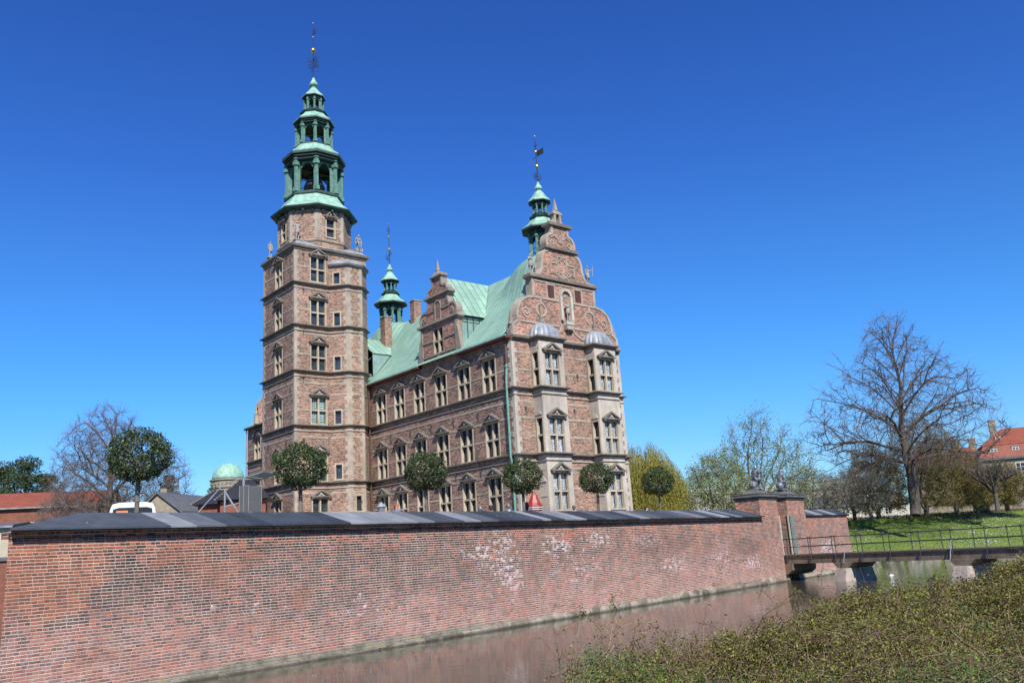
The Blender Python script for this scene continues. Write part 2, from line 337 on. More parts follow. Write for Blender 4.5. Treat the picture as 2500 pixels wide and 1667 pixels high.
def copy_tree(o, parent=None):
    c = o.copy(); COL.objects.link(c)
    if parent is not None: c.parent = parent
    for ch in list(o.children): copy_tree(ch, c)
    return c
def np_mesh(name, V, F, mats, parent=None, loc=(0, 0, 0), mi=None):
    """V (n,3) array, F (m,4) or (m,3) array"""
    me = bpy.data.meshes.new(name); k = F.shape[1]
    me.vertices.add(len(V)); me.vertices.foreach_set('co', np.ascontiguousarray(V, dtype=np.float32).ravel())
    me.loops.add(F.size); me.loops.foreach_set('vertex_index', np.ascontiguousarray(F, dtype=np.int32).ravel())
    me.polygons.add(len(F)); me.polygons.foreach_set('loop_start', np.arange(0, F.size, k, dtype=np.int32))
    try: me.polygons.foreach_set('loop_total', np.full(len(F), k, dtype=np.int32))
    except Exception: pass
    if not isinstance(mats, (list, tuple)): mats = [mats]
    for x in mats: me.materials.append(x)
    if mi is not None: me.polygons.foreach_set('material_index', mi.astype(np.int32))
    me.update(calc_edges=True); me.validate()
    return link(name, me, parent, loc)

# ---------------------------------------------------------------- castle frame: x = along the gable front, y = along the long front
GZ = 3.6
CROT = R(90-49.73); CP = (-0.068, 56.102)
castle = thing('castle', 'red brick castle with green copper roofs, a tall spired tower and scrolled gables', 'castle', (CP[0], CP[1], 0.0), CROT)
castle.location.z = 0.0
def cworld(u, v, z):
    c, s_ = math.cos(CROT), math.sin(CROT); return (CP[0]+u*c-v*s_, CP[1]+u*s_+v*c, z)

def seg_frame(p, q):
    p = np.array(p, float); q = np.array(q, float); L = np.linalg.norm(q-p); d = (q-p)/L; n = np.array([d[1], -d[0]])   # n points outward
    return p, d, n, L
def wall_seg(mb, p, q, z0, z1, holes=(), m=0):
    p, d, n, L = seg_frame(p, q)
    ts = sorted(set([0, L]+[h[0] for h in holes]+[h[1] for h in holes])); zs = sorted(set([z0, z1]+[h[2] for h in holes]+[h[3] for h in holes]))
    ts = [t for t in ts if 0 <= t <= L]; zs = [z for z in zs if z0 <= z <= z1]
    for a, b in zip(ts[:-1], ts[1:]):
        run = None
        for c, e in zip(zs[:-1], zs[1:]):
            tm, zm = (a+b)/2, (c+e)/2
            if any(h[0] < tm < h[1] and h[2] < zm < h[3] for h in holes): continue
            A = p+d*a; B = p+d*b
            mb.poly([(A[0], A[1], c), (B[0], B[1], c), (B[0], B[1], e), (A[0], A[1], e)], m)
def band_seg(mb, p, q, z0, z1, holes=(), out=0.02, inset=0.0, m=0, pad=0.0):
    p, d, n, L = seg_frame(p, q); t = inset; end = L-inset
    cuts = sorted([(h[0]-pad, h[1]+pad) for h in holes if h[2] < z1 and h[3] > z0])
    spans = []
    for a, b in cuts:
        if a > t: spans.append((t, min(a, end)))
        t = max(t, b)
    if t < end: spans.append((t, end))
    for a, b in spans:
        if b-a < 0.02: continue
        A = p+d*a+n*out; B = p+d*b+n*out; C = p+d*b-n*0.03; D = p+d*a-n*0.03
        mb.prism([(A[0], A[1], z0), (B[0], B[1], z0), (C[0], C[1], z0), (D[0], D[1], z0)], (0, 0, z1-z0), m)
def sweep(mb, path, prof, closed=False, m=0):
    """path: list of 2D points, outward on the right-hand side; prof: [(out, z)...]"""
    P = [np.array(p, float) for p in path]; n = len(P); rows = []
    for i in range(n):
        ns = []
        if i > 0 or closed: ns.append(seg_frame(P[i-1], P[i])[2])
        if i < n-1 or closed: ns.append(seg_frame(P[i], P[(i+1) % n])[2])
        mv = sum(ns); mv = mv/np.linalg.norm(mv); mv = mv/max(0.3, mv@ns[0])
        rows.append([(P[i][0]+mv[0]*o, P[i][1]+mv[1]*o, z) for o, z in prof])
    k = len(prof); vs = [v for r in rows for v in r]; fs = []
    for i in range(n if closed else n-1):
        j = (i+1) % n
        for a in range(k-1): fs.append((i*k+a, j*k+a, j*k+a+1, i*k+a+1))
    if not closed: fs.append(tuple(range(k))); fs.append(tuple((n-1)*k+a for a in range(k))[::-1])
    mb.add(vs, fs, m)
def quoin(mb, prev, c, nxt, z0, z1, a=0.40, b=0.23, h=0.33, out=0.022, m=0, ph=0):
    c = np.array(c, float); p1, d1, n1, L1 = seg_frame(prev, c); p2, d2, n2, L2 = seg_frame(c, nxt)
    mv = n1+n2; mv /= np.linalg.norm(mv); mv = mv/max(0.3, mv@n1)
    z = z0; k = ph
    while z < z1-0.05:
        hh = min(h, z1-z); la = min(a if k % 2 else b, L1*0.45); lb = min(b if k % 2 else a, L2*0.45)
        pts = [c+mv*out, c+d2*lb+n2*out, c+d2*lb-n2*0.04, c-mv*0.05, c-d1*la-n1*0.04, c-d1*la+n1*out]
        mb.prism([(p[0], p[1], z) for p in pts], (0, 0, hh), m); z += h; k += 1
STR = [(0, -0.56), (0.06, -0.55), (0.09, -0.53), (0.09, -0.46), (0.02, -0.44), (0.02, -0.15), (0.10, -0.13), (0.27, -0.09), (0.27, 0.0), (0, 0.05)]
def string(mb, path, z, m=0, k=1.0):
    sweep(mb, path, [(0, z-0.17), (0.08, z-0.15), (0.10, z-0.10), (0.26, z-0.07), (0.26, z), (0, z+0.05)], m=0)
    sweep(strings2, path, [(0, z-0.54), (0.05, z-0.53), (0.08, z-0.51), (0.08, z-0.46), (0.0, z-0.43)], m=0)

# ---- window types (local: x right seen from outside, y into the wall, z up, origin bottom centre)
WT = {}
def window_type(w, h, cols=2, rows=2, glass='glass', ped=True, depth=0.34, tf=0.50, key='w'):
    k = (w, h, cols, rows, glass, ped, depth)
    if k in WT: return WT[k]
    j = 0.12; f = MB(); a = w/2
    # stone reveal + face frame (proud 3 cm)
    f.box(-a-0.10, -a, -0.03, depth, 0, h); f.box(a, a+0.10, -0.03, depth, 0, h)
    f.box(-a-0.10, a+0.10, -0.03, depth, h, h+0.12); f.box(-a-0.12, a+0.12, -0.07, depth, -0.12, 0)
    mw = 0.125
    zt = h*tf
    if rows == 2: f.box(-a, a, 0.02, 0.26, zt-0.06, zt+0.06)
    zz = [(0, zt-0.06), (zt+0.06, h)] if rows == 2 else [(0, h)]
    if cols == 2:
        for z0, z1 in zz: f.box(-mw/2, mw/2, 0.02, 0.26, z0, z1)
    g = MB(); c = MB()
    xs = [(-a, -mw/2), (mw/2, a)] if cols == 2 else [(-a, a)]
    for x0, x1 in xs:
        for z0, z1 in zz:
            e = 0.045
            g.poly([(x0+e, 0.24, z0+e), (x1-e, 0.24, z0+e), (x1-e, 0.24, z1-e), (x0+e, 0.24, z1-e)])
            c.box(x0, x0+e, 0.2, 0.27, z0, z1); c.box(x1-e, x1, 0.2, 0.27, z0, z1)
            c.box(x0+e, x1-e, 0.2, 0.27, z0, z0+e); c.box(x0+e, x1-e, 0.2, 0.27, z1-e, z1)
    p = None
    if ped:
        p = MB(); pw = w/2+0.22; ph = 0.46; z = h+0.12; d = 0.24
        p.box(-pw, pw, -d, 0.02, z, z+0.09)
        p.prism([(-pw, 0.0, z+0.09), (pw, 0.0, z+0.09), (0, 0.0, z+0.09+ph)], (0, -0.07, 0), 1)
        for s in (-1, 1):
            p.prism([(s*pw, 0.02, z+0.09), (s*(pw-0.2), 0.02, z+0.09), (0, 0.02, z+ph-0.01), (0, 0.02, z+ph+0.12)], (0, -d-0.02, 0))
        p.ball((0, -0.12, z+0.24), 0.10, 8, 1); p.box(-0.16, 0.16, -0.11, -0.06, z+0.10, z+0.18, 1)
        p.box(-pw+0.08, -pw+0.26, -d+0.04, 0.0, z-0.10, z); p.box(pw-0.26, pw-0.08, -d+0.04, 0.0, z-0.10, z)
    def mesh(mb, name, mat, mat2=None):
        me = bpy.data.meshes.new(name); me.from_pydata(mb.v, [], mb.f); me.materials.append(mat)
        if mat2: me.materials.append(mat2); me.polygons.foreach_set('material_index', mb.mi)
        me.update(); return me
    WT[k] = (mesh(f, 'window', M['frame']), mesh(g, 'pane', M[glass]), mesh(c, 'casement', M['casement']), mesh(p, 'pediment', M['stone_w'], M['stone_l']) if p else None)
    return WT[k]
def put_window(parent, pos, rot, *args, label=None, **kw):
    fr, gl, ca, pe = window_type(*args, **kw)
    o = link('window', fr, parent, pos, rot); link('pane', gl, o); link('casement', ca, o)
    if pe: link('pediment', pe, o)
    if label: o['label'] = label
    return o
def seg_window(p, q, t, z, w, h, out=0.0, **kw):
    """place a window at distance t along segment p->q; returns the hole"""
    P, d, n, L = seg_frame(p, q); c = P+d*t; rot = math.atan2(d[1], d[0])   # outward is right of travel; x axis along travel
    put_window(castle, (c[0], c[1], z), rot, w, h, **kw)
    return (t-w/2, t+w/2, z, z+h)

LEV = [9.22, 13.62]; EAVE = 17.05
VN = [2.53, 5.42, 8.28, 11.13, 13.93, 16.63]
LEN = 43.1; WID = 10.35
# long front segment (0,LEN)->(0,0) in three runs
T0, T1, TU = 18.6, 24.45, -6.6
path_main = [(0, LEN), (0, T1), (TU, T1), (TU, T0), (-3.5, T0), (-2.4, 17.5), (-1.1, 17.5), (0, T0-0.02), (0, 0), (1.65, 0), (1.65, -0.9), (3.88, -0.9), (3.88, 0), (6.88, 0), (6.88, -0.9), (9.03, -0.9), (9.03, 0), (WID, 0), (WID, LEN)]
walls = MB(); bands = MB(); strings = MB(); strings2 = MB(); quoins = MB(); bay = MB()
def front(p, q, wins, z0=GZ-0.2, z1=EAVE, zb=(14.78, 15.98, 12.62, 10.35, 11.55, 8.25, 6.9, 7.92), pad=0.1, inset=0.3, mb=walls):
    holes = [seg_window(p, q, *w[:4], **(w[4] if len(w) > 4 else {})) for w in wins]
    wall_seg(mb, p, q, z0, z1, holes)
    for z in zb: band_seg(bands, p, q, z, z+0.13, holes, inset=inset, pad=pad)
    return holes
wB = []
for v in VN:
    t = T0-0.02-v
    wB += [(t, 13.70, 1.36, 2.24), (t, 9.30, 1.36, 2.24), (t, 5.55, 1.36, 2.32)]
front((0, T0-0.02), (0, 0), wB)
wB2 = []
for k in range(6):
    t = LEN-(26.0+0.5+k*2.83); 
    wB2 += [(t, 13.70, 1.36, 2.24), (t, 9.30, 1.36, 2.24), (t, 5.55, 1.36, 2.32)]
front((0, LEN), (0, T1), wB2)
# gable front between the bays
for a, b in ((0, 1.65), (3.88, 6.88), (9.03, WID)): front((a, 0), (b, 0), [], inset=0.02)
front((WID, 0), (WID, LEN), []); front((WID, LEN), (0, LEN), [])
# two sandstone bays
for (a, b) in ((1.65, 3.88), (6.88, 9.03)):
    c = (b-a)/2-0.02
    zs = [(13.72, 2.26), (9.28, 2.24), (5.55, 2.34)]
    hs_ = [seg_window((a, -0.9), (b, -0.9), c, z, 1.30, h, glass='glass_lace') for z, h in zs]
    wall_seg(bay, (a, -0.9), (b, -0.9), GZ-0.2, EAVE, hs_)
    hs_ = [seg_window((a, 0), (a, -0.9), 0.47, z, 0.56, h, cols=1, ped=False) for z, h in zs[:2]]
    wall_seg(bay, (a, 0), (a, -0.9), GZ-0.2, EAVE, hs_)
    wall_seg(bay, (b, -0.9), (b, 0), GZ-0.2, EAVE)
    for z in (8.35, 12.75):     # scrolled crest over the narrow side windows
        bay.prism([(a, -0.15, z-1.0), (a, -0.75, z-1.0), (a, -0.6, z-0.78), (a, -0.3, z-0.66)], (-0.06, 0, 0))
    for z in (GZ+1.2, 6.4):
        bay.box(a-0.03, a, -0.8, -0.12, z, z+0.1)
    for zz in (16.25, 11.75, 8.1):
        bay.box(a-0.012, a, -0.86, -0.04, zz, zz+0.05)
bay.build('bay', M['stone_l'], castle)['label'] = 'pale sandstone bays with large crossed windows'
# tower: front face, left face, others
TZ = 28.15; TL = [9.22, 13.62, 17.95, 21.68, 25.2]
def tw(t): return [(t, z, 1.26, 2.12, dict(glass=g)) for z, g in ((25.42, 'glass'), (21.74, 'glass'), (18.05, 'glass'), (13.75, 'glass_pale'), (9.32, 'glass'))]
TB = (26.5, 22.9, 24.6, 19.2, 20.9, 16.05, 16.9, 14.75, 12.6, 10.35, 8.3, 6.8)
ft = [(2.07, z, 1.26, h, dict(glass=g)) for z, h, g in ((25.42, 2.12, 'glass'), (21.74, 2.12, 'glass'), (18.02, 2.12, 'glass'), (13.75, 2.12, 'glass_pale'), (9.32, 2.12, 'glass'))]
ft.append((2.15, 6.82, 1.30, 1.12, dict(rows=1)))
front((TU, T0), (-3.5, T0), ft, z1=TZ, zb=TB, inset=0.3)
wall_seg(walls, (-3.5, T0), (0, T0), 26.9, TZ)
lt = [(T1-21.45, z, 1.26, h) for z, h in ((25.36, 2.1), (21.74, 2.1), (18.02, 2.1), (13.75, 2.12), (9.32, 2.12), (6.2, 1.75))]
front((TU, T1), (TU, T0), lt, z1=TZ, zb=TB, inset=0.3)
front((0, T1), (TU, T1), [], z1=TZ, zb=TB); front((0, T0), (0, T1), [], z0=16, z1=TZ, zb=())
# stair turret (half octagon)
sw = [(26.2, .62), (21.78, 1.1), (18.1, 1.1), (13.75, 1.05), (9.42, 1.1)]
dl = math.hypot(1.1, 1.1)
front((-3.5, T0), (-2.4, 17.5), [(0.62, 25.36, 0.5, 0.95, dict(cols=1, rows=1, ped=False))]+[(0.62, z, 0.5, h, dict(cols=1, rows=1, ped=False)) for z, h in sw[1:]], z1=27.0, zb=TB[1:], inset=0.02)
front((-2.4, 17.5), (-1.1, 17.5), [(0.72, 6.9, 0.52, 1.15, dict(cols=1, rows=1, ped=False))], z1=27.0, zb=TB[1:], inset=0.2)
front((-1.1, 17.5), (0, T0-0.02), [], z1=27.0, zb=TB[1:], inset=0.02)
walls.build('wall', M['brick'], castle); bands.build('stone_band', M['stone'], castle)
for z in LEV: string(strings, path_main, z)
tpath = [(0, T1), (TU, T1), (TU, T0), (-3.5, T0), (-2.4, 17.5), (-1.1, 17.5), (0, T0-0.02)]
for z in TL[2:]: string(strings, tpath, z)
tp_sq = [(0.0, T1), (TU, T1), (TU, T0), (0.0, T0)]
sweep(strings, tp_sq, [(0, 27.95), (0.08, 28.0), (0.08, 28.1), (0.24, 28.2), (0.24, 28.32), (-0.2, 28.40)], closed=True)
# cornice under the gable and along the eaves
sweep(strings, [(0, 0), (1.65, 0), (1.65, -0.9), (3.88, -0.9), (3.88, 0), (6.88, 0), (6.88, -0.9), (9.03, -0.9), (9.03, 0), (WID, 0)], [(0, 16.75), (0.06, 16.8), (0.1, 16.9), (0.26, 16.98), (0.26, 17.08), (-0.3, 17.16)])
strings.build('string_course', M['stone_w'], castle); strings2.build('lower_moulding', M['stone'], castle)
corner = [((0, 5), (0, 0), (1.6, 0), 16.7), ((9.03, 0), (WID, 0), (WID, 5), 16.7), ((TU, T1), (TU, T0), (-3.5, T0), 27.9), ((-3.5, T0), (-2.4, 17.5), (-1.1, 17.5), 26.9), ((-2.4, 17.5), (-1.1, 17.5), (0, T0-0.02), 26.9), ((0, T1), (TU, T1), (TU, T0), 27.9)]
for a, c, b, zt in corner:
    quoins = MB()
    quoin(quoins, a, c, b, GZ-0.2, zt)
    quoins.build('quoins', M['stone_l'] if zt < 17 else M['stone'], castle)

# ---- gable faces
def arc(cx, cz, r, a0, a1, n=8, rz=None):
    rz = rz or r
    return [(cx+r*math.cos(R(a0+(a1-a0)*i/n)), cz+rz*math.sin(R(a0+(a1-a0)*i/n))) for i in range(n+1)]
def mirror(pts, c): return [(2*c-x, z) for x, z in pts[::-1]]
def ribbon2(mb, pts, w, P, m=0):
    """flat strip of width w along a 2D polyline (a, z); P(a, z, depth) -> 3D; goes from depth 0 to 1"""
    pts = [np.array(p, float) for p in pts]; n = len(pts); L = []; Rr = []
    for i in range(n):
        d = pts[min(i+1, n-1)]-pts[max(i-1, 0)]; d = d/(np.linalg.norm(d)+1e-9); q = np.array([-d[1], d[0]])
        L.append(pts[i]+q*w/2); Rr.append(pts[i]-q*w/2)
    for i in range(n-1):
        c = [L[i], L[i+1], Rr[i+1], Rr[i]]
        mb.add([P(p[0], p[1], 0) for p in c]+[P(p[0], p[1], 1) for p in c], [(3,2,1,0),(4,5,6,7),(0,1,5,4),(1,2,6,5),(2,3,7,6),(3,0,4,7)], m)
def spiral(cx, cz, r0, r1, a0, a1, n=18):
    return [(cx+(r0+(r1-r0)*i/n)*math.cos(R(a0+(a1-a0)*i/n)), cz+(r0+(r1-r0)*i/n)*math.sin(R(a0+(a1-a0)*i/n))) for i in range(n+1)]
GC = WID/2+0.08
# right half outline, bottom to top, x measured from the gable axis
half = [(5.0, 17.16), (5.0, 17.9), (4.45, 18.35)]+[(4.45+0.0, 18.36)]+arc(3.15, 18.6, 1.42, -8, 88, 10, 1.50)+[(3.05, 20.15), (3.0, 20.2), (2.98, 21.5), (3.15, 21.55), (3.15, 21.78), (2.55, 21.82), (2.3, 21.9), (2.05, 22.3), (1.92, 22.9)]+arc(1.42, 22.95, 0.5, 0, 95, 6, 0.85)+[(1.35, 23.82), (1.35, 23.95), (1.5, 24.0), (1.5, 24.12), (1.2, 24.16)]+arc(0.85, 24.55, 0.52, -30, 85, 7, 0.62)+[(0.78, 25.2), (0.75, 25.8), (1.0, 25.86), (1.0, 26.0)]
outl = [(GC+x, z) for x, z in half]+[(GC-x, z) for x, z in half[::-1]]
def gable(mb_wall, mb_edge, outl, P3, thick=0.55, edge=0.2):
    n = len(outl)
    f = [P3(a, z, 0.0) for a, z in outl]; b = [P3(a, z, thick) for a, z in outl]
    mb_wall.add(f+b, [tuple(range(n)), tuple(range(n, 2*n))[::-1]]+[(i, (i+1) % n, n+(i+1) % n, n+i) for i in range(n)])
    ribbon2(mb_edge, outl, edge, lambda a, z, d: P3(a, z, -0.05+d*(thick+0.10)))
gw, ge = MB(), MB()
PA = lambda a, z, d: (a, d, z)
gable(gw, ge, outl, PA)
gw.build('gable', M['brick_warm'], castle)
PF = lambda a, z, d: (a, -0.055+d*0.06, z)
def deco(pts, w=0.13): ribbon2(ge, [(GC+x, z) for x, z in pts], w, PF)
for z in (18.25, 20.12): deco([(-4.3 if z < 19 else -3.1, z), (-0.75 if z < 19 else -0.5, z)]); deco([(0.75 if z < 19 else 0.5, z), (4.3 if z < 19 else 3.1, z)])
deco([(-2.95, 21.35), (2.95, 21.35)], 0.1)
for s in (-1, 1):
    deco([(s*2.95, 20.2), (s*2.95, 21.5)], 0.16)
    deco([(s*x, z) for x, z in spiral(3.75, 18.95, 0.38, 0.06, -90, 400)], 0.1)
    deco([(s*(2.35+x), z+19.25) for x, z in arc(0, 0, 0.45, 0, 360, 16)], 0.13)       # ring
    deco([(s*2.35, 18.25), (s*2.35, 18.78)], 0.2); deco([(s*2.35, 19.7), (s*2.35, 20.1)], 0.2)
    deco([(s*2.55, 18.3), (s*2.35, 18.62), (s*2.15, 18.3)], 0.1)
    deco([(s*x, z) for x, z in [(0.62, 18.7), (0.55, 18.2), (0.75, 17.85), (1.25, 17.6)]+spiral(1.45, 17.75, 0.22, 0.05, -90, 200)], 0.12)
    deco([(s*0.95, 20.18), (s*0.95, 21.3)], 0.11); deco([(s*1.7, 20.18), (s*1.7, 21.3)], 0.11); deco([(s*0.95, 21.22), (s*1.7, 21.22)], 0.11)
    deco([(s*0.42, 21.9), (s*0.42, 23.55)], 0.12); deco([(s*1.15, 22.15), (s*1.15, 23.0)], 0.12); deco([(s*0.42, 22.95), (s*1.2, 22.95)], 0.1)
    deco([(s*0.42, 22.35), (s*1.2, 22.15)], 0.1); deco([(s*0.25, 21.95), (s*0.75, 22.2), (s*1.1, 22.25)], 0.12)
    deco([(s*x, z) for x, z in spiral(0.82, 24.48, 0.25, 0.05, -90, 380)], 0.08)
    deco([(s*0.15, 24.75), (s*0.55, 25.1)]+[(s*0.95, 24.9)], 0.09)
deco([(-0.42, 23.5), (0.42, 23.5)], 0.12); deco([(x, z+23.1) for x, z in arc(0, 0, 0.25, 0, 180, 8)], 0.1)
deco([(0, 21.86), (0, 22.3)], 0.3); deco([(0, 24.5), (0, 25.55)], 0.2); deco([(x, z+24.75) for x, z in arc(0, 0, 0.2, 0, 360, 10)], 0.12)
deco([(0, 25.2), (0.0, 25.6)], 0.3)
# ledges
for z, hw in ((21.66, 3.3), (24.06, 1.62), (25.93, 1.12)):
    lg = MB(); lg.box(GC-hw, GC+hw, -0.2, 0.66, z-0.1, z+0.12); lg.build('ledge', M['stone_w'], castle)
ge.box(GC-5.2, GC+5.2, -0.12, 0.0, 17.16, 17.26)
# top aedicule with spike
ge.box(GC-0.34, GC-0.16, 0.05, 0.5, 26.05, 26.85); ge.box(GC+0.16, GC+0.34, 0.05, 0.5, 26.05, 26.85); ge.box(GC-0.5, GC+0.5, 0.02, 0.53, 26.85, 26.97)
ge.prism([(GC-0.62, 0.1, 26.05), (GC-0.34, 0.1, 26.05), (GC-0.34, 0.1, 26.5)], (0, 0.35, 0)); ge.prism([(GC+0.62, 0.1, 26.05), (GC+0.34, 0.1, 26.05), (GC+0.34, 0.1, 26.5)], (0, 0.35, 0))
ge.tbox((GC, 0.27), 0.85, 0.5, 26.97, 27.2, 0.35); ge.tbox((GC, 0.27), 0.28, 0.28, 27.2, 28.2, 0.08)
ge.build('gable_trim', M['stone'], castle)
# gable windows, niche
for s in (-1, 1):
    b = MB(); b.box(GC+s*1.325-0.31, GC+s*1.325+0.31, -0.012, 0.0, 20.3, 21.17); b.build('shutter', M['shutter'], castle)
nb = MB()
for s in (-1, 1): nb.box(GC+s*0.50-0.1, GC+s*0.50+0.1, -0.22, 0, 18.7, 20.55)
ribbon2(nb, [(GC+x, z+20.5) for x, z in arc(0, 0, 0.5, 0, 180, 12)], 0.2, lambda a, z, d: (a, -0.22+d*0.22, z))
nb.box(GC-0.34, GC+0.34, -0.45, 0, 18.35, 18.62); nb.tbox((GC, -0.18), 0.5, 0.34, 18.05, 18.35, 1.35)
for k in range(7):
    a = R(180*k/6); nb.prism([(GC, -0.04, 20.5), (GC+0.4*math.cos(a-0.12), -0.04, 20.5+0.4*math.sin(a-0.12)), (GC+0.4*math.cos(a+0.12), -0.04, 20.5+0.4*math.sin(a+0.12))], (0, 0.035, 0))
nb.build('niche', M['stone_l'], castle)

# plain far end gable
fg = MB(); fg.prism([(0.1, LEN, 17.0), (10.3, LEN, 17.0), (5.2, LEN, 23.7)], (0, -0.4, 0)); fg.build('gable', M['brick_warm'], castle)
sg, se = MB(), MB(); so_ = [(-0.45, 17.0), (1.9, 17.0)]+arc(0.75, 18.7, 1.2, 0, 180, 14, 1.25)
sg.prism([(a, 39.5, z) for a, z in so_], (0, 0.45, 0)); ribbon2(se, so_[2:], 0.16, lambda a, z, d: (a, 39.46+d*0.53, z)); se.tbox((-0.6, 39.7), 0.35, 0.35, 17.1, 18.0, 0.8); se.ball((-0.6, 39.7, 18.15), 0.2, 8); se.tbox((-0.6, 39.7), 0.2, 0.2, 18.25, 19.1, 0.1)
sg.build('scrolled_gable', M['brick_warm'], castle); se.build('scrolled_gable_trim', M['stone'], castle)
# ---- roofs
RP = [(-0.42, 17.12), (0.35, 17.75), (1.3, 18.75), (2.44, 20.05), (5.2, 23.75)]
full = RP+[(2*5.2-x, z) for x, z in RP[::-1][1:]]
def roof_grid():
    us = [p[0] for p in full]; zs = [p[1] for p in full]
    U = sorted(set([round(x, 3) for x in us]+[round(x, 3) for x in np.arange(1.6, 8.9, 0.24)])); Vv = sorted(set([0.5]+[round(x, 3) for x in np.arange(0.5, 7.6, 0.24)]+[7.6, 19.0]+[round(x, 3) for x in np.arange(19.0, 28.0, 0.3)]+[28.0, LEN-0.5]))
    V = []; F = []
    for v in Vv:
        for u in U:
            z = np.interp(u, us, zs)
            for cv, top, w0_, fw in ((2.1, 24.15, 0.85, 3.9), (23.1, 24.0, 1.0, 3.4)):
                dv = (v-cv)/(1.0 if v < cv else fw/3.0); d = math.hypot((u-5.25)*1.75, dv)
                k = max(0.0, (d-1.25)/2.2); dz = top-2.3*k**1.9
                h = 0.35; t_ = max(0, h-abs(z-dz))/h; z = max(z, dz)+t_*t_*h*0.25
            V.append((u, v, z))
    n = len(U)
    for j in range(len(Vv)-1):
        for i in range(n-1): F.append((j*n+i, j*n+i+1, (j+1)*n+i+1, (j+1)*n+i))
    return np_mesh('roof', np.array(V), np.array(F), M['copper'], castle)
roof_grid()
for v0, v1 in ((0.0, 5.9), (10.62, T0-0.1), (T1+0.05, LEN)):
    ev = MB()
    ev.box(-0.46, 0.0, v0, v1, 16.93, 17.06, 1); ev.box(-0.5, -0.42, v0-0.02, v1+0.02, 17.04, 17.16, 0)
    ev.build('gutter', [M['green'], M['soffit']], castle)

# ---- dormer gable
DC = 8.22
dh = [(2.32, 17.1), (2.32, 19.95), (2.55, 20.0), (2.55, 20.12), (2.3, 20.16)]+arc(1.85, 20.55, 0.5, -30, 90, 7, 0.55)+[(1.5, 21.12), (1.4, 21.2), (1.25, 21.7), (1.32, 22.0), (1.55, 22.08), (1.55, 22.2), (1.3, 22.24)]+arc(0.95, 22.45, 0.28, -30, 90, 5)+[(0.72, 22.78), (0.6, 22.9), (0.55, 23.5), (0.68, 23.56), (0.68, 23.68)]
do = [(DC+x, z) for x, z in dh]+[(DC-x, z) for x, z in dh[::-1]]
PD = lambda a, z, d: (-0.03+d, 2*DC-a, z)
dw = MB(); de = MB(); n = len(do)
# brick gable wall with window hole: lower part as wall_seg, upper part as polygon
hole = seg_window((0, DC+2.32), (0, DC-2.32), 2.32-0.14, 17.72, 1.18, 1.84, ped=False)
wall_seg(dw, (-0.03, DC+2.32), (-0.03, DC-2.32), 17.0, 19.95, [hole])
up = [p for p in do if p[1] >= 19.95]
dw.add([PD(a, z, 0) for a, z in up]+[PD(a, z, 0.45) for a, z in up], [tuple(range(len(up))), tuple(range(len(up), 2*len(up)))[::-1]]+[(i, (i+1) % len(up), len(up)+(i+1) % len(up), len(up)+i) for i in range(len(up))])
dw.box(-0.02, 0.42, DC-2.32, DC-2.30, 17.0, 19.95); dw.box(-0.02, 0.42, DC+2.30, DC+2.32, 17.0, 19.95)
dw.build('dormer_wall', M['brick_warm'], castle)
ribbon2(de, [p for p in do if p[1] >= 19.9], 0.17, lambda a, z, d: PD(a, z, -0.05+d*0.55))
PDF = lambda a, z, d: (-0.09+d*0.06, 2*DC-a, z)
def dd(pts, w=0.1): ribbon2(de, [(DC+x, z) for x, z in pts], w, PDF)
for s in (-1, 1):
    dd([(s*2.2, 17.1), (s*2.2, 19.9)], 0.2); dd([(s*0.36, 20.2), (s*0.36, 21.35)], 0.11); dd([(s*0.36, 21.0), (s*1.5, 21.0)], 0.1)
    dd([(s*x, z) for x, z in spiral(1.8, 20.5, 0.22, 0.04, -90, 350)], 0.09)
    dd([(s*0.75, 18.72), (s*2.2, 18.72)], 0.13); dd([(s*0.2, 17.62), (s*2.2, 17.62)], 0.1)
    de.prism([(-0.1, DC+s*2.36, 17.4), (-0.1, DC+s*2.8, 17.35), (-0.1, DC+s*2.62, 18.2), (-0.1, DC+s*2.5, 18.8), (-0.1, DC+s*2.36, 19.3)], (0.3, 0, 0))
dd([(x, z+21.35) for x, z in arc(0, 0, 0.36, 0, 180, 8)], 0.11)
de.box(-0.22, 0.46, DC-2.62, DC+2.62, 19.98, 20.14); de.box(-0.06, 0.0, DC-2.4, DC+2.4, 19.6, 19.7)
de.box(-0.2, 0.46, DC-1.65, DC+1.65, 22.06, 22.22); de.box(-0.2, 0.46, DC-0.78, DC+0.78, 23.56, 23.70)
de.tbox((0.12, DC), 0.6, 0.75, 23.7, 24.0, 0.5); de.ball((0.12, DC, 24.1), 0.2, 8); de.tbox((0.12, DC), 0.2, 0.2, 24.2, 25.0, 0.15)
de.build('dormer_trim', M['stone_g'], castle)
dr = MB(); z1, z0 = 23.62, 20.0
for s in (-1, 1):
    pr = [(DC-0.3*0+s*0.0, z1), (DC+s*1.25, 21.9), (DC+s*2.0, 20.75), (DC+s*2.62, z0)]
    ue = [4.95, 3.72, 2.95, 2.42]
    for i in range(3):
        a, b = pr[i], pr[i+1]
        q = [(0.38, a[0], a[1]), (ue[i], a[0], a[1]), (ue[i+1], b[0], b[1]), (0.38, b[0], b[1])]
        dr.poly(q if s > 0 else q[::-1])
dr.build('dormer_roof', M['copper_d'], castle)
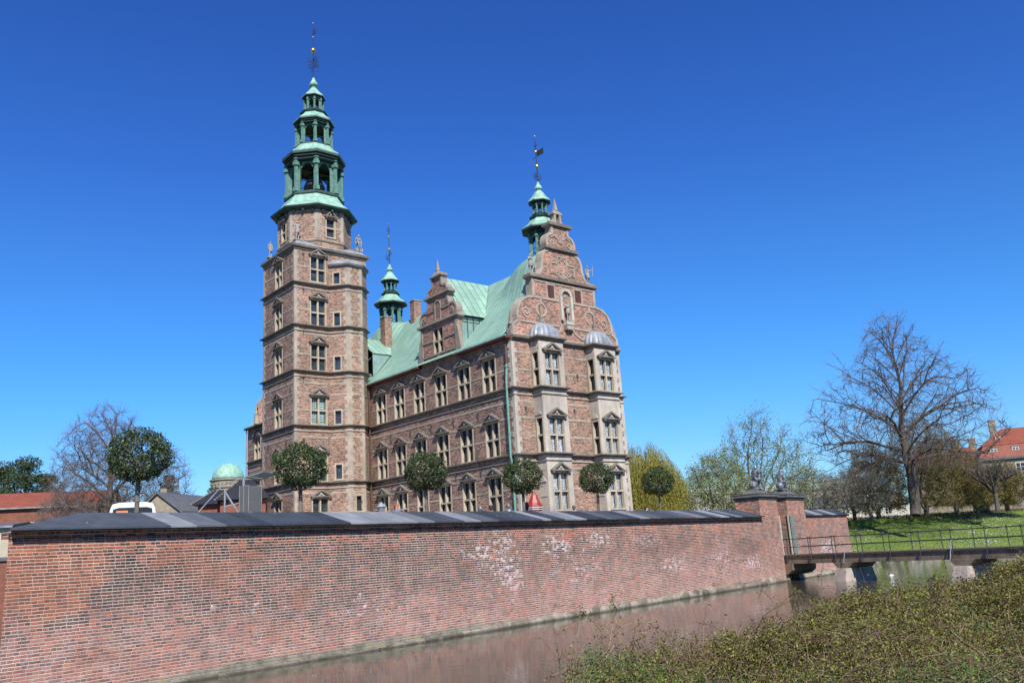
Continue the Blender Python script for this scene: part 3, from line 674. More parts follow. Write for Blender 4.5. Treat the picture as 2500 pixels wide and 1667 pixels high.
for s in (-1, 1):
    dg = MB(); y = DC+s*2.34
    dg.poly([(0.42, y, 17.75), (0.42, y, 19.98), (2.4, y, 19.98)], 0)
    for u in (0.9, 1.45, 2.0): dg.box(u-0.03, u+0.03, y-0.02 if s > 0 else y-0.03, y+0.03 if s > 0 else y+0.02, 17.8+(u-0.42)*1.12-0.2, 20.0, 1)
    dg.box(0.42, 2.4, y-0.025, y+0.025, 19.55, 19.6, 1)
    dg.box(0.40, 2.45, y-0.06, y+0.06 , 19.94, 20.0, 1)
    dg.build('dormer_glazing', [M['roofglass'], M['green_d']], castle)
# second dormer, mostly behind the stair turret
d2 = MB(); D2 = 21.3
for s in (-1, 1):
    q = [(0.4, D2, 21.9), (3.9, D2, 21.9), (2.2, D2+s*2.9, 19.9), (0.4, D2+s*2.9, 19.9)]; d2.poly(q if s > 0 else q[::-1], 0)
    d2.poly([(0.4, D2+s*2.8, 17.8), (0.4, D2+s*2.8, 19.9), (2.2, D2+s*2.8, 19.9)], 1)
d2.build('dormer_roof', [M['copper_d'], M['roofglass']], castle)

# ---- chimneys
for (u, v, w, d, z0, z1) in ((5.1, 18.85, 0.75, 0.62, 23.0, 25.15), (3.0, 20.45, 0.7, 0.75, 20.3, 23.75), (5.6, 31, 0.9, 0.8, 23, 26)):
    c = MB(); c.box(u-w/2, u+w/2, v-d/2, v+d/2, z0, z1); c.box(u-w/2-0.06, u+w/2+0.06, v-d/2-0.06, v+d/2+0.06, z1, z1+0.09, 1)
    c.box(u-w/2-0.05, u+w/2+0.05, v-d/2-0.05, v+d/2+0.05, z0, z0+0.55, 1) if False else None
    c.build('chimney', [M['chim'], M['stone_g']], castle)

# ---- copper turrets
def filigree(mb, c, z, r, n=14, m=0):
    rr = random.Random(int(z*10))
    for k in range(n):
        a = rr.uniform(0, 2*PI); zz = z+rr.uniform(-r, r)*0.9; q = r*rr.uniform(0.5, 1)*math.sqrt(max(0.1, 1-((zz-z)/r)**2*0.8))
        pts = []
        for i in range(7):
            t = i/6; rad = q*math.sin(t*PI*0.62); pts.append((c[0]+rad*math.cos(a), c[1]+rad*math.sin(a), zz-0.25*r+t*0.55*r+0.12*r*math.sin(t*9)))
        mb.tube(pts, 0.014, 3, m)
        mb.ball(pts[-1], 0.032, 5, m)
def mast(c, z0, z1, gold, fil, r=0.05, vane=None):
    mb = MB(); mb.tube([(c[0], c[1], z0), (c[0], c[1], (z0+z1)/2), (c[0], c[1], z1)], [r, r*0.7, r*0.35], 6, 0)
    for z, rr in gold: mb.ball((c[0], c[1], z), rr, 10, 1)
    for z, rr, nn in fil: filigree(mb, c, z, rr, nn)
    if vane:
        z = vane; mb.box(c[0]-0.02, c[0]+0.02, c[1]-0.85, c[1]-0.1, z-0.05, z+0.38, 0); mb.tube([(c[0], c[1], z), (c[0], c[1]+0.55, z-0.1)], 0.02, 4); mb.ball((c[0], c[1]+0.55, z-0.1), 0.08, 6, 1)
    return mb
def tier(mb, c, zb, zt, ro, rc, col, arch=True, n=8, rot=PI/8, M_=2):
    """open octagonal stage: base ring, corner columns, arches, entablature"""
    h = zt-zb
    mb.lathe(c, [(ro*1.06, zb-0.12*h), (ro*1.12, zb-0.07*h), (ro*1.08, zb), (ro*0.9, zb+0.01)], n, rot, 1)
    for k in range(n):
        a = rot+2*PI*k/n; x, y = c[0]+ro*math.cos(a), c[1]+ro*math.sin(a)
        mb.tube([(x, y, zb), (x, y, zb+0.1*h), (x, y, zb+0.11*h), (x, y, zb+0.66*h), (x, y, zb+0.67*h), (x, y, zb+0.74*h), (x, y, zb+0.75*h), (x, y, zb+0.86*h)], [col*1.3, col*1.3, col*0.85, col*0.8, col*1.35, col*1.35, col*0.95, col*0.95], 6, 2)
        # pier behind the column
        x2, y2 = c[0]+ro*0.86*math.cos(a), c[1]+ro*0.86*math.sin(a)
        mb.tube([(x2, y2, zb), (x2, y2, zb+0.86*h)], col*0.95, 4, 2)
        # spandrel panel with a round-headed cut
        if arch:
            a2 = a+2*PI/n; A = np.array([x2, y2]); B = np.array([c[0]+ro*0.86*math.cos(a2), c[1]+ro*0.86*math.sin(a2)])
            w = np.linalg.norm(B-A); K = 8; zs0 = zb+0.62*h; zt0 = zb+0.86*h; m0 = 0.16
            nrm = np.array([math.cos(a+PI/n), math.sin(a+PI/n)])*0.05
            pts = []
            for i in range(K+1):
                t = m0+(1-2*m0)*i/K; ang = PI*i/K; zz = zs0+math.sin(ang)*min(0.19*h, (1-2*m0)*w/2)
                pts.append((t, zz))
            pts = [(m0, zs0-0.0)]+pts+[(1-m0, zs0)]
            for (t0, q0), (t1, q1) in zip(pts[:-1], pts[1:]):
                if t1-t0 < 1e-6: continue
                P0_ = A+(B-A)*t0; P1_ = A+(B-A)*t1
                mb.add([(P0_[0]+nrm[0], P0_[1]+nrm[1], q0), (P1_[0]+nrm[0], P1_[1]+nrm[1], q1), (P1_[0]+nrm[0], P1_[1]+nrm[1], zt0), (P0_[0]+nrm[0], P0_[1]+nrm[1], zt0),
                        (P0_[0]-nrm[0], P0_[1]-nrm[1], q0), (P1_[0]-nrm[0], P1_[1]-nrm[1], q1), (P1_[0]-nrm[0], P1_[1]-nrm[1], zt0), (P0_[0]-nrm[0], P0_[1]-nrm[1], zt0)],
                       [(0,1,2,3), (7,6,5,4), (0,4,5,1), (2,6,7,3)], 2)
            for zr in (0.12, 0.30):
                P0_ = A; P1_ = B; mb.tube([(P0_[0], P0_[1], zb+zr*h), (P1_[0], P1_[1], zb+zr*h)], 0.03, 4, 1)
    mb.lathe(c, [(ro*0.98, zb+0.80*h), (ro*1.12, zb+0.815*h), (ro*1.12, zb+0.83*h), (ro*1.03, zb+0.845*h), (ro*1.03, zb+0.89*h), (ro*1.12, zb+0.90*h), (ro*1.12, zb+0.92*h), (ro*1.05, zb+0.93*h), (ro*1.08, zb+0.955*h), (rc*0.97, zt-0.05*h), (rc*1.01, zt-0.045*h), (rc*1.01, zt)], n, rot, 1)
def small_turret(u, v, zb):
    c = (u, v); mb = MB()
    tier(mb, c, zb, zb+2.15, 0.98, 1.55, 0.11)
    mb.lathe(c, [(1.55, zb+2.15), (1.57, zb+2.22), (1.1, zb+2.55), (0.78, zb+2.95), (0.72, zb+3.05)], 8, PI/8, 0)
    mb.lathe(c, [(0.82, zb+3.05), (0.9, zb+3.15), (0.62, zb+3.3), (0.66, zb+3.4)], 8, PI/8, 1)
    tier(mb, c, zb+3.4, zb+4.4, 0.56, 0.88, 0.065)
    mb.lathe(c, [(0.88, zb+4.4), (0.89, zb+4.45), (0.55, zb+4.85), (0.3, zb+5.25), (0.16, zb+5.4)], 8, PI/8, 0)
    mb.lathe(c, [(0.14, zb+5.38), (0.30, zb+5.5), (0.30, zb+5.62), (0.15, zb+5.85), (0.06, zb+6.1)], 8, PI/8, 0)
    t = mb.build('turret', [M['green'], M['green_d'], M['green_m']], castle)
    return t
def put_mast(t, mb): mb.build('mast', [M['iron'], M['gold']], t)
t = small_turret(5.35, 2.0, 24.1); put_mast(t, mast((5.35, 2.0), 29.9, 34.0, [(31.5, 0.17), (32.7, 0.12), (34.0, 0.06)], [(30.6, 0.42, 16), (33.2, 0.2, 8)], vane=32.3))
t = small_turret(5.2, 23.1, 23.85); put_mast(t, mast((5.2, 23.1), 29.8, 34.0, [(31.45, 0.17), (32.7, 0.12), (34.0, 0.06)], [(30.7, 0.42, 16), (33.3, 0.25, 10)]))
# ---- main spire
TC = (-3.3, 21.5)
oc = MB(); k8 = 1/math.cos(PI/8)
op = [(TC[0]+2.85*k8*math.cos(PI/8+PI/4*k), TC[1]+2.85*k8*math.sin(PI/8+PI/4*k)) for k in range(8)]
op = op[::-1]    # clockwise: outward on the right? checked below
if seg_frame(op[0], op[1])[2]@(np.array(op[0])-np.array(TC)) < 0: op = op[::-1]
for i in range(8):
    p, q = op[i], op[(i+1) % 8]; P, d, n, L = seg_frame(p, q); hl = []
    if abs(n[1]+1) < 0.01 or abs(n[0]+1) < 0.01:
        hl = [seg_window(p, q, L/2, 29.55, 0.72, 1.62, cols=1)]
    wall_seg(oc, p, q, 28.3, 32.1, hl)
oc.build('tower_drum', M['brick'], castle)
os_ = MB()
sweep(os_, op, [(0, 29.0), (0.06, 29.03), (0.12, 29.12), (0.12, 29.2), (0, 29.26)], closed=True)
for i in range(8): quoin(os_, op[i-1], op[i], op[(i+1) % 8], 29.3, 31.75, a=0.36, b=0.24)
sweep(os_, op, [(0, 31.72), (0.05, 31.75), (0.05, 31.85), (0, 31.9)], closed=True)
for i in range(8):
    band_seg(os_, op[i], op[(i+1) % 8], 30.3, 30.42, [(0.75, 1.62, 29, 32)] , inset=0.3); band_seg(os_, op[i], op[(i+1) % 8], 31.1, 31.22, [(0.7, 1.7, 29, 32)], inset=0.3)
os_.build('drum_trim', M['stone'], castle)
ld = MB(); ld.add([(TU-0.2, T0-0.2, 28.38), (0.2, T0-0.2, 28.38), (0.2, T1+0.2, 28.38), (TU-0.2, T1+0.2, 28.38), (TC[0]-2.4, TC[1]-2.4, 28.95), (TC[0]+2.4, TC[1]-2.4, 28.95), (TC[0]+2.4, TC[1]+2.4, 28.95), (TC[0]-2.4, TC[1]+2.4, 28.95)], [(0,1,5,4),(1,2,6,5),(2,3,7,6),(3,0,4,7)])
for x, y in ((TU+0.55, T0+0.5), (-0.55, T0+0.5), (TU+0.55, T1-0.5), (-0.55, T1-0.5)): ld.tbox((x, y), 1.0, 0.95, 28.4, 28.85, 0.55)
ld.build('lead_cap', M['lead'], castle, smooth=False)
stc = MB(); sweep(stc, tpath[3:], [(0.26, 27.0), (0.27, 27.06), (0.12, 27.2), (-0.12, 27.42), (-0.4, 27.58), (-0.75, 27.7), (-1.09, 27.76)]); stc.build('stair_turret_cap', M['lead'], castle)
cap = MB(); sweep(cap, tpath[3:], [(0, 26.7), (0.05, 26.75), (0.1, 26.85), (0.22, 26.92), (0.22, 27.0), (-0.2, 27.03)]); cap.build('turret_cornice', M['stone_g'], castle)
sp = MB(); rb = 3.72
sp.lathe(TC, [(3.0, 31.75), (3.15, 31.85), (rb-0.05, 32.05), (rb, 32.18)], 8, PI/8, 1)
for k in range(24):
    a = 2*PI*k/24; x, y = TC[0]+3.15*math.cos(a), TC[1]+3.15*math.sin(a); sp.box(x-0.09, x+0.09, y-0.09, y+0.09, 31.72, 31.98, 1)
sp.lathe(TC, [(rb, 32.18), (3.55, 32.30), (2.95, 32.85), (2.55, 33.45), (2.5, 33.6)], 8, PI/8, 0)
tier(sp, TC, 33.9, 37.5, 2.32, 2.72, 0.24)
sp.lathe(TC, [(2.72, 37.5), (2.78, 37.6), (2.1, 38.15), (1.8, 38.5), (1.75, 38.6)], 8, PI/8, 0)
tier(sp, TC, 38.8, 41.15, 1.52, 1.8, 0.165)
sp.lathe(TC, [(1.8, 41.15), (1.82, 41.25), (1.3, 41.7), (1.08, 42.0), (1.05, 42.1)], 8, PI/8, 0)
sp.lathe(TC, [(1.2, 42.05), (1.25, 42.17), (0.95, 42.3), (0.95, 42.4)], 8, PI/8, 1)
tier(sp, TC, 42.4, 43.75, 0.82, 1.04, 0.10)
sp.lathe(TC, [(1.04, 43.75), (1.05, 43.82), (0.6, 44.3), (0.3, 44.7), (0.18, 44.9)], 8, PI/8, 0)
sp.lathe(TC, [(0.16, 44.88), (0.40, 45.05), (0.42, 45.2), (0.2, 45.5), (0.08, 45.85)], 8, PI/8, 0)
spo = sp.build('spire', [M['green'], M['green_d'], M['green_m']], castle)
bell = MB(); bell.lathe(TC, [(0.95, 35.0), (0.85, 35.3), (0.62, 35.8), (0.5, 36.2), (0.2, 36.45)], 14, 0, 0); bell.box(TC[0]-2.0, TC[0]+2.0, TC[1]-0.1, TC[1]+0.1, 36.5, 36.7, 0); bell.build('bell', M['iron'], spo, smooth=True)
put_mast(spo, mast(TC, 45.8, 51.5, [(48.65, 0.25), (51.45, 0.09), (50.0, 0.09)], [(47.2, 0.75, 34), (50.5, 0.35, 14)], r=0.075))

# ---- lead domes over the bays, with finials
for a, b in ((1.65, 3.88), (6.88, 9.03)):
    dm = MB(); w = (b-a)/2; cx = (a+b)/2; rings = []
    for k in range(9):
        t = k/8*PI/2; s = math.cos(t)*1.0; z = 17.1+1.2*math.sin(t)**1.1
        rings.append((max(0.06, s), z))
    N = 20
    for k, (s, z) in enumerate(rings):
        pass
    vs = []
    for s, z in rings:
        for j in range(N+1):
            an = PI+PI*j/N; rib = 1.0+(0.035 if j % 2 else -0.02)
            vs.append((cx+(w+0.16)*s*math.copysign(abs(math.cos(an))**0.75, math.cos(an))*rib, -0.02-(1.02)*s*abs(math.sin(an))**0.6*rib, z))
    fs = [(i*(N+1)+j, i*(N+1)+j+1, (i+1)*(N+1)+j+1, (i+1)*(N+1)+j) for i in range(8) for j in range(N)]
    dm.add(vs, fs, 0)
    dm.tbox((cx-0.02, -0.12), 0.34, 0.24, 18.3, 18.55, 0.9, 1); dm.ball((cx-0.02, -0.12, 18.66), 0.14, 8, 1); dm.tbox((cx-0.02, -0.12), 0.16, 0.16, 18.74, 19.7, 0.12, 1)
    dm.build('bay_dome', [M['lead'], M['stone_g']], castle)
fn = MB()
for u in (0.25, WID-0.12):
    fn.tbox((u, 0.2), 0.4, 0.4, 17.15, 17.5, 0.9); fn.tube([(u, 0.2, 17.5), (u, 0.2, 17.9), (u, 0.2, 17.95), (u, 0.2, 18.15)], [0.12, 0.12, 0.2, 0.17], 8); fn.tbox((u, 0.2), 0.26, 0.26, 18.15, 19.0, 0.08)
    s = -1 if u < 5 else 1
    ribbon2(fn, [(u-s*0.0, 17.9), (u-s*0.05, 18.2), (u-s*0.3, 18.45), (u-s*0.55, 18.5)], 0.12, lambda a, z, d: (a, 0.1+d*0.25, z))
fn.build('finial', M['stone_g'], castle)
# ---- downpipes and wall anchors
dp = MB(); dp.tube([(-0.3, 0.42, 16.9), (-0.16, 0.42, 16.4), (-0.16, 0.42, 15.2)], 0.07, 8, 1); dp.tube([(-0.16, 0.42, 15.2), (-0.27, 0.42, 13.9), (-0.27, 0.42, 9.0), (-0.16, 0.42, 8.5), (-0.16, 0.42, GZ)], 0.075, 8, 0)
for z in (15.0, 12.4, 10.5, 7.0, 5.0): dp.tube([(-0.22, 0.42, z), (-0.22, 0.42, z+0.08)], 0.12, 8, 0)
dp.build('downpipe', [M['pipe'], M['pipe_b']], castle)['label'] = 'green copper downpipe at the corner'
dp = MB(); dp.tube([(-0.3, 18.1, 17.0), (-0.27, 18.1, 16.5), (-0.27, 18.1, GZ)], 0.07, 6); dp.build('downpipe', M['pipe_b'], castle)
dp = MB(); dp.tube([(-0.3, LEN-0.3, 17.0), (-0.27, LEN-0.3, 16.5), (-0.27, LEN-0.3, GZ)], 0.07, 6); dp.build('downpipe', M['lead'], castle)
an = MB(); an.tube([(0, 0, -0.28), (0, -0.03, 0), (0, 0, 0.28)], 0.022, 4); an.tube([(-0.11, -0.02, 0.2), (0, -0.03, 0.05), (0.11, -0.02, 0.2)], 0.02, 4); an.tube([(-0.1, -0.02, 0.3), (0, -0.03, 0.22), (0.1, -0.02, 0.3)], 0.02, 4)
ao = an.build('wall_anchor', M['iron'], castle, (-0.03, 1.1, 12.25), -PI/2); am = ao.data
for v in (3.95, 6.85, 9.7, 12.5, 15.3): link('wall_anchor', am, castle, (-0.03, v, 12.2), -PI/2)
for v in (1.1, 3.95, 6.85, 9.7, 12.5, 15.3): link('wall_anchor', am, castle, (-0.03, v, 8.35), -PI/2)
for u in (0.9, 5.35): link('wall_anchor', am, castle, (u, -0.03, 12.05), 0)
link('wall_anchor', am, castle, (5.9, -0.03, 14.6), 0)
for z in (12.25, 17.2, 21.0, 24.5, 27.9-0.5): link('wall_anchor', am, castle, (-5.85, T0-0.03, z), 0); link('wall_anchor', am, castle, (TU-0.03, 20.0, z), -PI/2); link('wall_anchor', am, castle, (TU-0.03, 23.3, z), -PI/2)

# ================================================================ surroundings
_PT, _RO, _F = R(13.692), R(3.589), 2111.93
def at(px, py, Y):
    """world point seen at photo pixel (px, py) at depth Y in front of the viewer"""
    X2, Y2 = (px-1250)/_F, (833.5-py)/_F
    X = X2*math.cos(_RO)+Y2*math.sin(_RO); Yq = -X2*math.sin(_RO)+Y2*math.cos(_RO)
    r = (X, math.cos(_PT)-Yq*math.sin(_PT), math.sin(_PT)+Yq*math.cos(_PT)); k = Y/r[1]
    return (r[0]*k, Y, 3.0+r[2]*k)
def wp(t, w, z): p = W0+WD*t+WB*w; return (p[0], p[1], z)
WROT = math.atan2(WD[1], WD[0])
def islands(name, cols, rough=0.6, spec=None, trans=0.0, bump=0):
    t = NT(name); g = t.n('ShaderNodeNewGeometry'); col = t.ramp(g.outputs['Random Per Island'], cols)
    if bump: t.bump(t.noise(g.outputs['Position'], 6, 4), 0.3, bump)
    m = t.fin(col, rough, 0, spec)
    if trans:
        tr = t.n('ShaderNodeBsdfTranslucent'); t.l(col, tr.inputs[0]); mx = t.n('ShaderNodeMixShader'); mx.inputs[0].default_value = trans
        t.l(t.bsdf.outputs[0], mx.inputs[1]); t.l(tr.outputs[0], mx.inputs[2]); t.l(mx.outputs[0], t.out.inputs[0])
    return m
def slate():
    t = NT('slate_slabs'); g = t.n('ShaderNodeNewGeometry'); r = g.outputs['Random Per Island']; P = g.outputs['Position']
    col = t.ramp(r, [(0.0, (0.020, 0.025, 0.035)), (0.25, (0.030, 0.037, 0.050)), (0.50, (0.043, 0.052, 0.067)), (0.74, (0.068, 0.077, 0.093)), (0.82, (0.125, 0.134, 0.152)), (1.0, (0.205, 0.217, 0.24))])
    st = t.noise(P, 1.5, 6, 0.7); col = t.mix(1.0, col, t.ramp(st, [(0.25, 0.68), (0.6, 1.15)]), 'MULTIPLY')
    col = t.mix(t.ramp(t.noise(P, 2.2, 6, 0.75), [(0.66, 0.0), (0.74, 0.35)]), col, (0.13, 0.135, 0.15))
    sp = t.n('ShaderNodeTexVoronoi'); sp.inputs['Scale'].default_value = 1.4; t.l(P, sp.inputs['Vector'])
    col = t.mix(t.ramp(sp.outputs['Distance'], [(0.035, 0.7), (0.05, 0.0)]), col, (0.5, 0.5, 0.48))
    t.bump(t.noise(P, 12, 5), 0.2, 0.01)
    return t.fin(col, 0.75, 0, 0.25)
M['slate'] = slate()
def water_mat():
    t = NT('moat_water'); P = t.pos()
    a = t.noise(t.vmath('MULTIPLY', P, (1.0, 1.0, 1.0)), 1.1, 3, 0.5); b = t.noise(t.vmath('MULTIPLY', P, (2.2, 1.2, 1.0)), 3.0, 3, 0.55)
    xx = t.sep(P); rip = t.ramp(t.math('DIVIDE', t.math('ADD', xx[0], t.math('MULTIPLY', t.math('SUBTRACT', t.noise(P, 0.15, 2), 0.5), 14.0)), 40.0), [(0.35, 1.0), (0.62, 6.0/8)])
    rip = t.math('ADD', 0.8, t.math('MULTIPLY', t.ramp(t.math('DIVIDE', xx[0], 40.0), [(0.30, 0.0), (0.62, 1.0)]), 7.0)); c2 = t.noise(t.vmath('MULTIPLY', P, (1.0, 2.6, 1.0)), 1.6, 3, 0.6)
    t.bump(t.math('MULTIPLY', t.math('ADD', t.math('ADD', a, t.math('MULTIPLY', b, 0.5)), t.math('MULTIPLY', c2, 0.5)), rip), 0.15, 0.035)
    n = t.noise(P, 0.2, 3)
    return t.fin(t.ramp(n, [(0.3, (0.040, 0.039, 0.026)), (0.7, (0.055, 0.053, 0.037))]), 0.03, 0, 0.5)
M['water'] = water_mat(); M['water'].node_tree.nodes['Principled BSDF'].inputs['IOR'].default_value = 1.33
def grass_mat():
    t = NT('grass_ground'); P = t.pos(); n = t.noise(P, 0.35, 5, 0.65); f = t.noise(P, 9.0, 4, 0.7)
    col = t.ramp(n, [(0.3, (0.075, 0.125, 0.015)), (0.55, (0.105, 0.155, 0.019)), (0.75, (0.15, 0.17, 0.028))])
    col = t.mix(1.0, col, t.ramp(f, [(0.3, 0.65), (0.7, 1.3)]), 'MULTIPLY'); t.bump(f, 0.8, 0.08)
    return t.fin(col, 0.9)
M['grass'] = grass_mat(); M['gravel'] = plain('gravel', (0.22, 0.19, 0.15), 0.95, 0.2, 2.0, bump=0.01)
M['soil'] = plain('dark_soil', (0.06, 0.045, 0.03), 0.95, 0.4, 3.0, bump=0.03)
def rubble_mat():
    t = NT('rubble_footing'); P = t.pos(); v = t.n('ShaderNodeTexVoronoi'); v.inputs['Scale'].default_value = 1.3; t.l(P, v.inputs['Vector'])
    s = t.sep(v.outputs['Color']); col = t.ramp(t.math('ADD', t.math('MULTIPLY', s[0], 0.5), t.math('MULTIPLY', t.noise(P, 5, 5, 0.7), 0.5)), [(0.2, (0.07, 0.06, 0.04)), (0.45, (0.15, 0.13, 0.095)), (0.7, (0.24, 0.21, 0.165)), (0.9, (0.22, 0.175, 0.15))])
    wet = t.ramp(t.sep(P)[2], [(0.03, 0.35), (0.12, 1.0)]); col = t.mix(1.0, col, wet, 'MULTIPLY')
    t.bump(t.noise(P, 9, 5), 0.6, 0.04); return t.fin(col, 0.85)
M['rubble'] = rubble_mat(); M['granite'] = stone('granite_pier', (0.30, 0.255, 0.22), 0.35); M['concrete'] = stone('weathered_concrete', (0.19, 0.145, 0.10), 0.35)
M['dark_stone'] = plain('dark_cap_stone', (0.085, 0.083, 0.08), 0.8, 0.35, 2.0, bump=0.01)
M['bronze'] = plain('weathered_bronze', (0.17, 0.18, 0.19), 0.42, 0.85, 6.0, metal=0.35)
M['timber'] = plain('dark_timber', (0.085, 0.06, 0.042), 0.85, 0.4, 3.0, bump=0.01)

# ---- setting
def sheet(name, pts, z, mat, depth=0):
    mb = MB()
    if depth: mb.prism([(x, y, z) for x, y in pts][::-1], (0, 0, -depth))
    else: mb.poly([(x, y, z) for x, y in pts])
    return struct(mb.build(name, mat))
sheet('ground', [(-1500, -1500), (1500, -1500), (1500, 1500), (-1500, 1500)], -0.8, M['soil'])
sheet('moat_water', [(-160, -20), (160, -20), (160, 190), (-160, 190)], 0.0, M['water'])
ED = np.array([-0.42, 0.907])/math.hypot(0.42, 0.907)
c0 = W0+np.array([0.25, 1.2])
isl = [tuple(W0+WD*2.5+WB*1.2), tuple(W0+WD*63+WB*1.0), tuple(W0+WD*66+WB*60), tuple(c0+ED*100), tuple(c0+ED*3)]
sheet('island_ground', isl, GZ, M['gravel'], 4.2)
# far left land behind the west moat
sheet('west_ground', [(-400, 60.6), (-35.2, 60.6), (-38, 100), (-45, 150), (-20, 400), (-400, 400)], 3.4, M['grass'], 4)
sheet('park_ground', [(-60, 135), (20, 122), (38, 103), (62, 118), (400, 118), (400, 500), (-60, 500)], 4.25, M['grass'], 5)

# ---- lawn bank on the far side of the moat
def lawn():
    nx, ny = 60, 14; V = []; F = []
    for j in range(ny+1):
        for i in range(nx+1):
            s = i/nx; t = j/ny
            e = np.array([27.0+s*60, 84.0+s*24.0]); n_ = np.array([-0.35, 0.94])
            p = e+n_*t*(17.5+3*s); z = 0.25+4.15*(t**0.85)+0.12*math.sin(i*0.9+j)*math.sin(t*PI)*0.5
            if t == 0: z = -0.3
            V.append((p[0], p[1], z))
    for j in range(ny):
        for i in range(nx): a = j*(nx+1)+i; F.append((a, a+1, a+nx+2, a+nx+1))
    o = np_mesh('lawn', np.array(V), np.array(F), M['grass']); struct(o)
    return V, nx, ny
LV, LNX, LNY = lawn()

# ---- the long moat wall
mwall = thing('moat_wall', 'long red brick moat wall with white salt patches and slate coping', 'wall', wp(0, 0, 0), WROT)
mwall_end = 46.86
def w_local(t, w, z): return (t, w, z)
wm = MB(); Lw = mwall_end; TH = 2.9
edl = (ED@WD, ED@WB)      # direction of the return wall in wall coordinates
ang = math.atan2(edl[1], edl[0])
def corner_in(w):  # point at distance w inside both faces
    h = ang/2; return (w/math.sin(h)*math.cos(h), w)
ci = corner_in(TH); cr = corner_in(TH/2)
RL = 40
wm.poly([(0, 0, -0.7), (Lw, 0, -0.7), (Lw, 0, 4.10), (0, 0, 4.10)]); wm.poly([(Lw, 0, -0.7), (Lw, TH, -0.7), (Lw, TH, 4.5), (Lw, 0, 4.5)])
wm.poly([(Lw, TH, 0), (ci[0], TH, 0), (ci[0], TH, 4.3), (Lw, TH, 4.3)])
far = (edl[0]*RL, edl[1]*RL); nr = (edl[1], -edl[0]); fi = (ci[0]+far[0], ci[1]+far[1])
wm.poly([(far[0], far[1], -0.7), (0, 0, -0.7), (0, 0, 4.10), (far[0], far[1], 4.10)])
wm.poly([(ci[0], ci[1], 0), (fi[0], fi[1], 0), (fi[0], fi[1], 4.3), (ci[0], ci[1], 4.3)])
for i, (o, z0, z1) in enumerate(((0.03, 4.12, 4.20), (0.07, 4.20, 4.30))):
    wm.box(-0.03, Lw, -o, 0.4, z0, z1)
wm.build('brickwork', M['moat'], mwall)
cb = MB(); rr = random.Random(3)
zr, ze_ = 4.86, 4.36; oh = 0.29
def slab(a, b, side):
    q = [(a[0], a[1], a[2]), (b[0], b[1], b[2])]
t = -0.22; first = True; tops = []
while t < Lw:
    w = rr.uniform(0.6, 1.25); t1 = min(t+w, Lw)
    if Lw-t1 < 0.4: t1 = Lw
    if first:
        t1 = cr[0]+0.9; pts = [(-0.10, -oh, ze_), (t1, -oh, ze_), (t1, TH/2, zr), (cr[0], TH/2, zr)]; first = False
        cb.prism(pts, (0, 0, -0.055))
    else:
        g = 0.006; pts = [(t+g, -oh, ze_), (t1-g, -oh, ze_), (t1-g, TH/2, zr), (t+g, TH/2, zr)]; cb.prism(pts, (0, 0, -0.055))
        pts = [(t+g, TH/2, zr), (t1-g, TH/2, zr), (t1-g, TH+oh, ze_), (t+g, TH+oh, ze_)]; cb.prism(pts, (0, 0, -0.055))
    t = t1
f2 = (far[0]-nr[0]*0, far[1]-nr[1]*0)
cb.prism([(-0.10, -oh, ze_), (cr[0], TH/2, zr), (cr[0]+far[0], TH/2+far[1], zr), (far[0]-0.15, far[1]-0.05, ze_)], (0, 0, -0.055))
cb.prism([(cr[0], TH/2, zr), (ci[0], ci[1], ze_), (fi[0], fi[1], ze_), (cr[0]+far[0], TH/2+far[1], zr)], (0, 0, -0.055))
cb.build('coping', M['slate'], mwall)
# footing of rubble and cement along the waterline
def footing(name, t0, t1, parent, amp, w=0.22, seed=1, mat='rubble'):
    r_ = np.random.default_rng(seed); n = int((t1-t0)/0.09); V = []; F = []; prof = [(0.0, 1.0), (-0.55, 0.92), (-0.9, 0.6), (-1.0, 0.15), (-1.05, -1.6)]
    cells = np.cumsum(r_.uniform(0.35, 1.0, 200))+t0; hs_ = r_.uniform(0.45, 1.0, 200); ds = r_.uniform(0.55, 1.1, 200)
    for i in range(n+1):
        t = t0+(t1-t0)*i/n; c = np.searchsorted(cells, t); c0_, c1_ = (cells[c-1] if c else t0), cells[c]; s = (t-c0_)/(c1_-c0_)
        k = (1-abs(2*s-1)**4); grow = amp(t)
        hh = 0.07+grow*(0.36*hs_[c]*(0.35+0.65*k)); ww = w*(0.6+grow*0.6*ds[c]*(0.35+0.65*k))
        for a, b in prof: V.append((t, a*ww+0.02+r_.normal(0, 0.018), b*hh+r_.normal(0, 0.02)*(b > 0)))
    k = len(prof)
    for i in range(n):
        for a in range(k-1): F.append((i*k+a, i*k+a+1, (i+1)*k+a+1, (i+1)*k+a))
    return np_mesh(name, np.array(V), np.array(F), M[mat], parent)
footing('stone_footing', -0.2, Lw, mwall, lambda t: min(1.0, max(0.06, (t-12)/16)), seed=4)

# ---- gate pillars, second stretch of wall
def pillar(t0, t1, label, dpt=1.7, foot=True):
    o = thing('gate_pillar', label, 'gate pillar', wp(t0, 0, 0), WROT, 'brick gate pillars'); L = t1-t0
    b = MB(); b.box(0, L, 0, dpt, -0.7, 5.5); b.build('brickwork', M['moat'], o)
    c = MB(); c.box(-0.06, L+0.06, -0.06, dpt+0.06, 5.5, 5.6); c.box(-0.11, L+0.11, -0.11, dpt+0.11, 5.6, 5.66); c.box(-0.18, L+0.18, -0.18, dpt+0.18, 5.66, 5.84); c.box(-0.21, L+0.21, -0.21, dpt+0.21, 5.84, 5.90)
    c.tbox((L/2, dpt/2), L*0.62, dpt*0.7, 5.90, 6.12, 0.72); c.tbox((L/2, dpt/2), L*0.3, dpt*0.4, 6.12, 6.26, 0.95)
    c.build('cap', M['dark_stone'], o)
    if foot: footing('stone_footing', 0, L+0.1, o, lambda t: 1.0, seed=8)
    return o
p1 = pillar(mwall_end, 49.9, 'left brick gate pillar at the near side of the gateway')
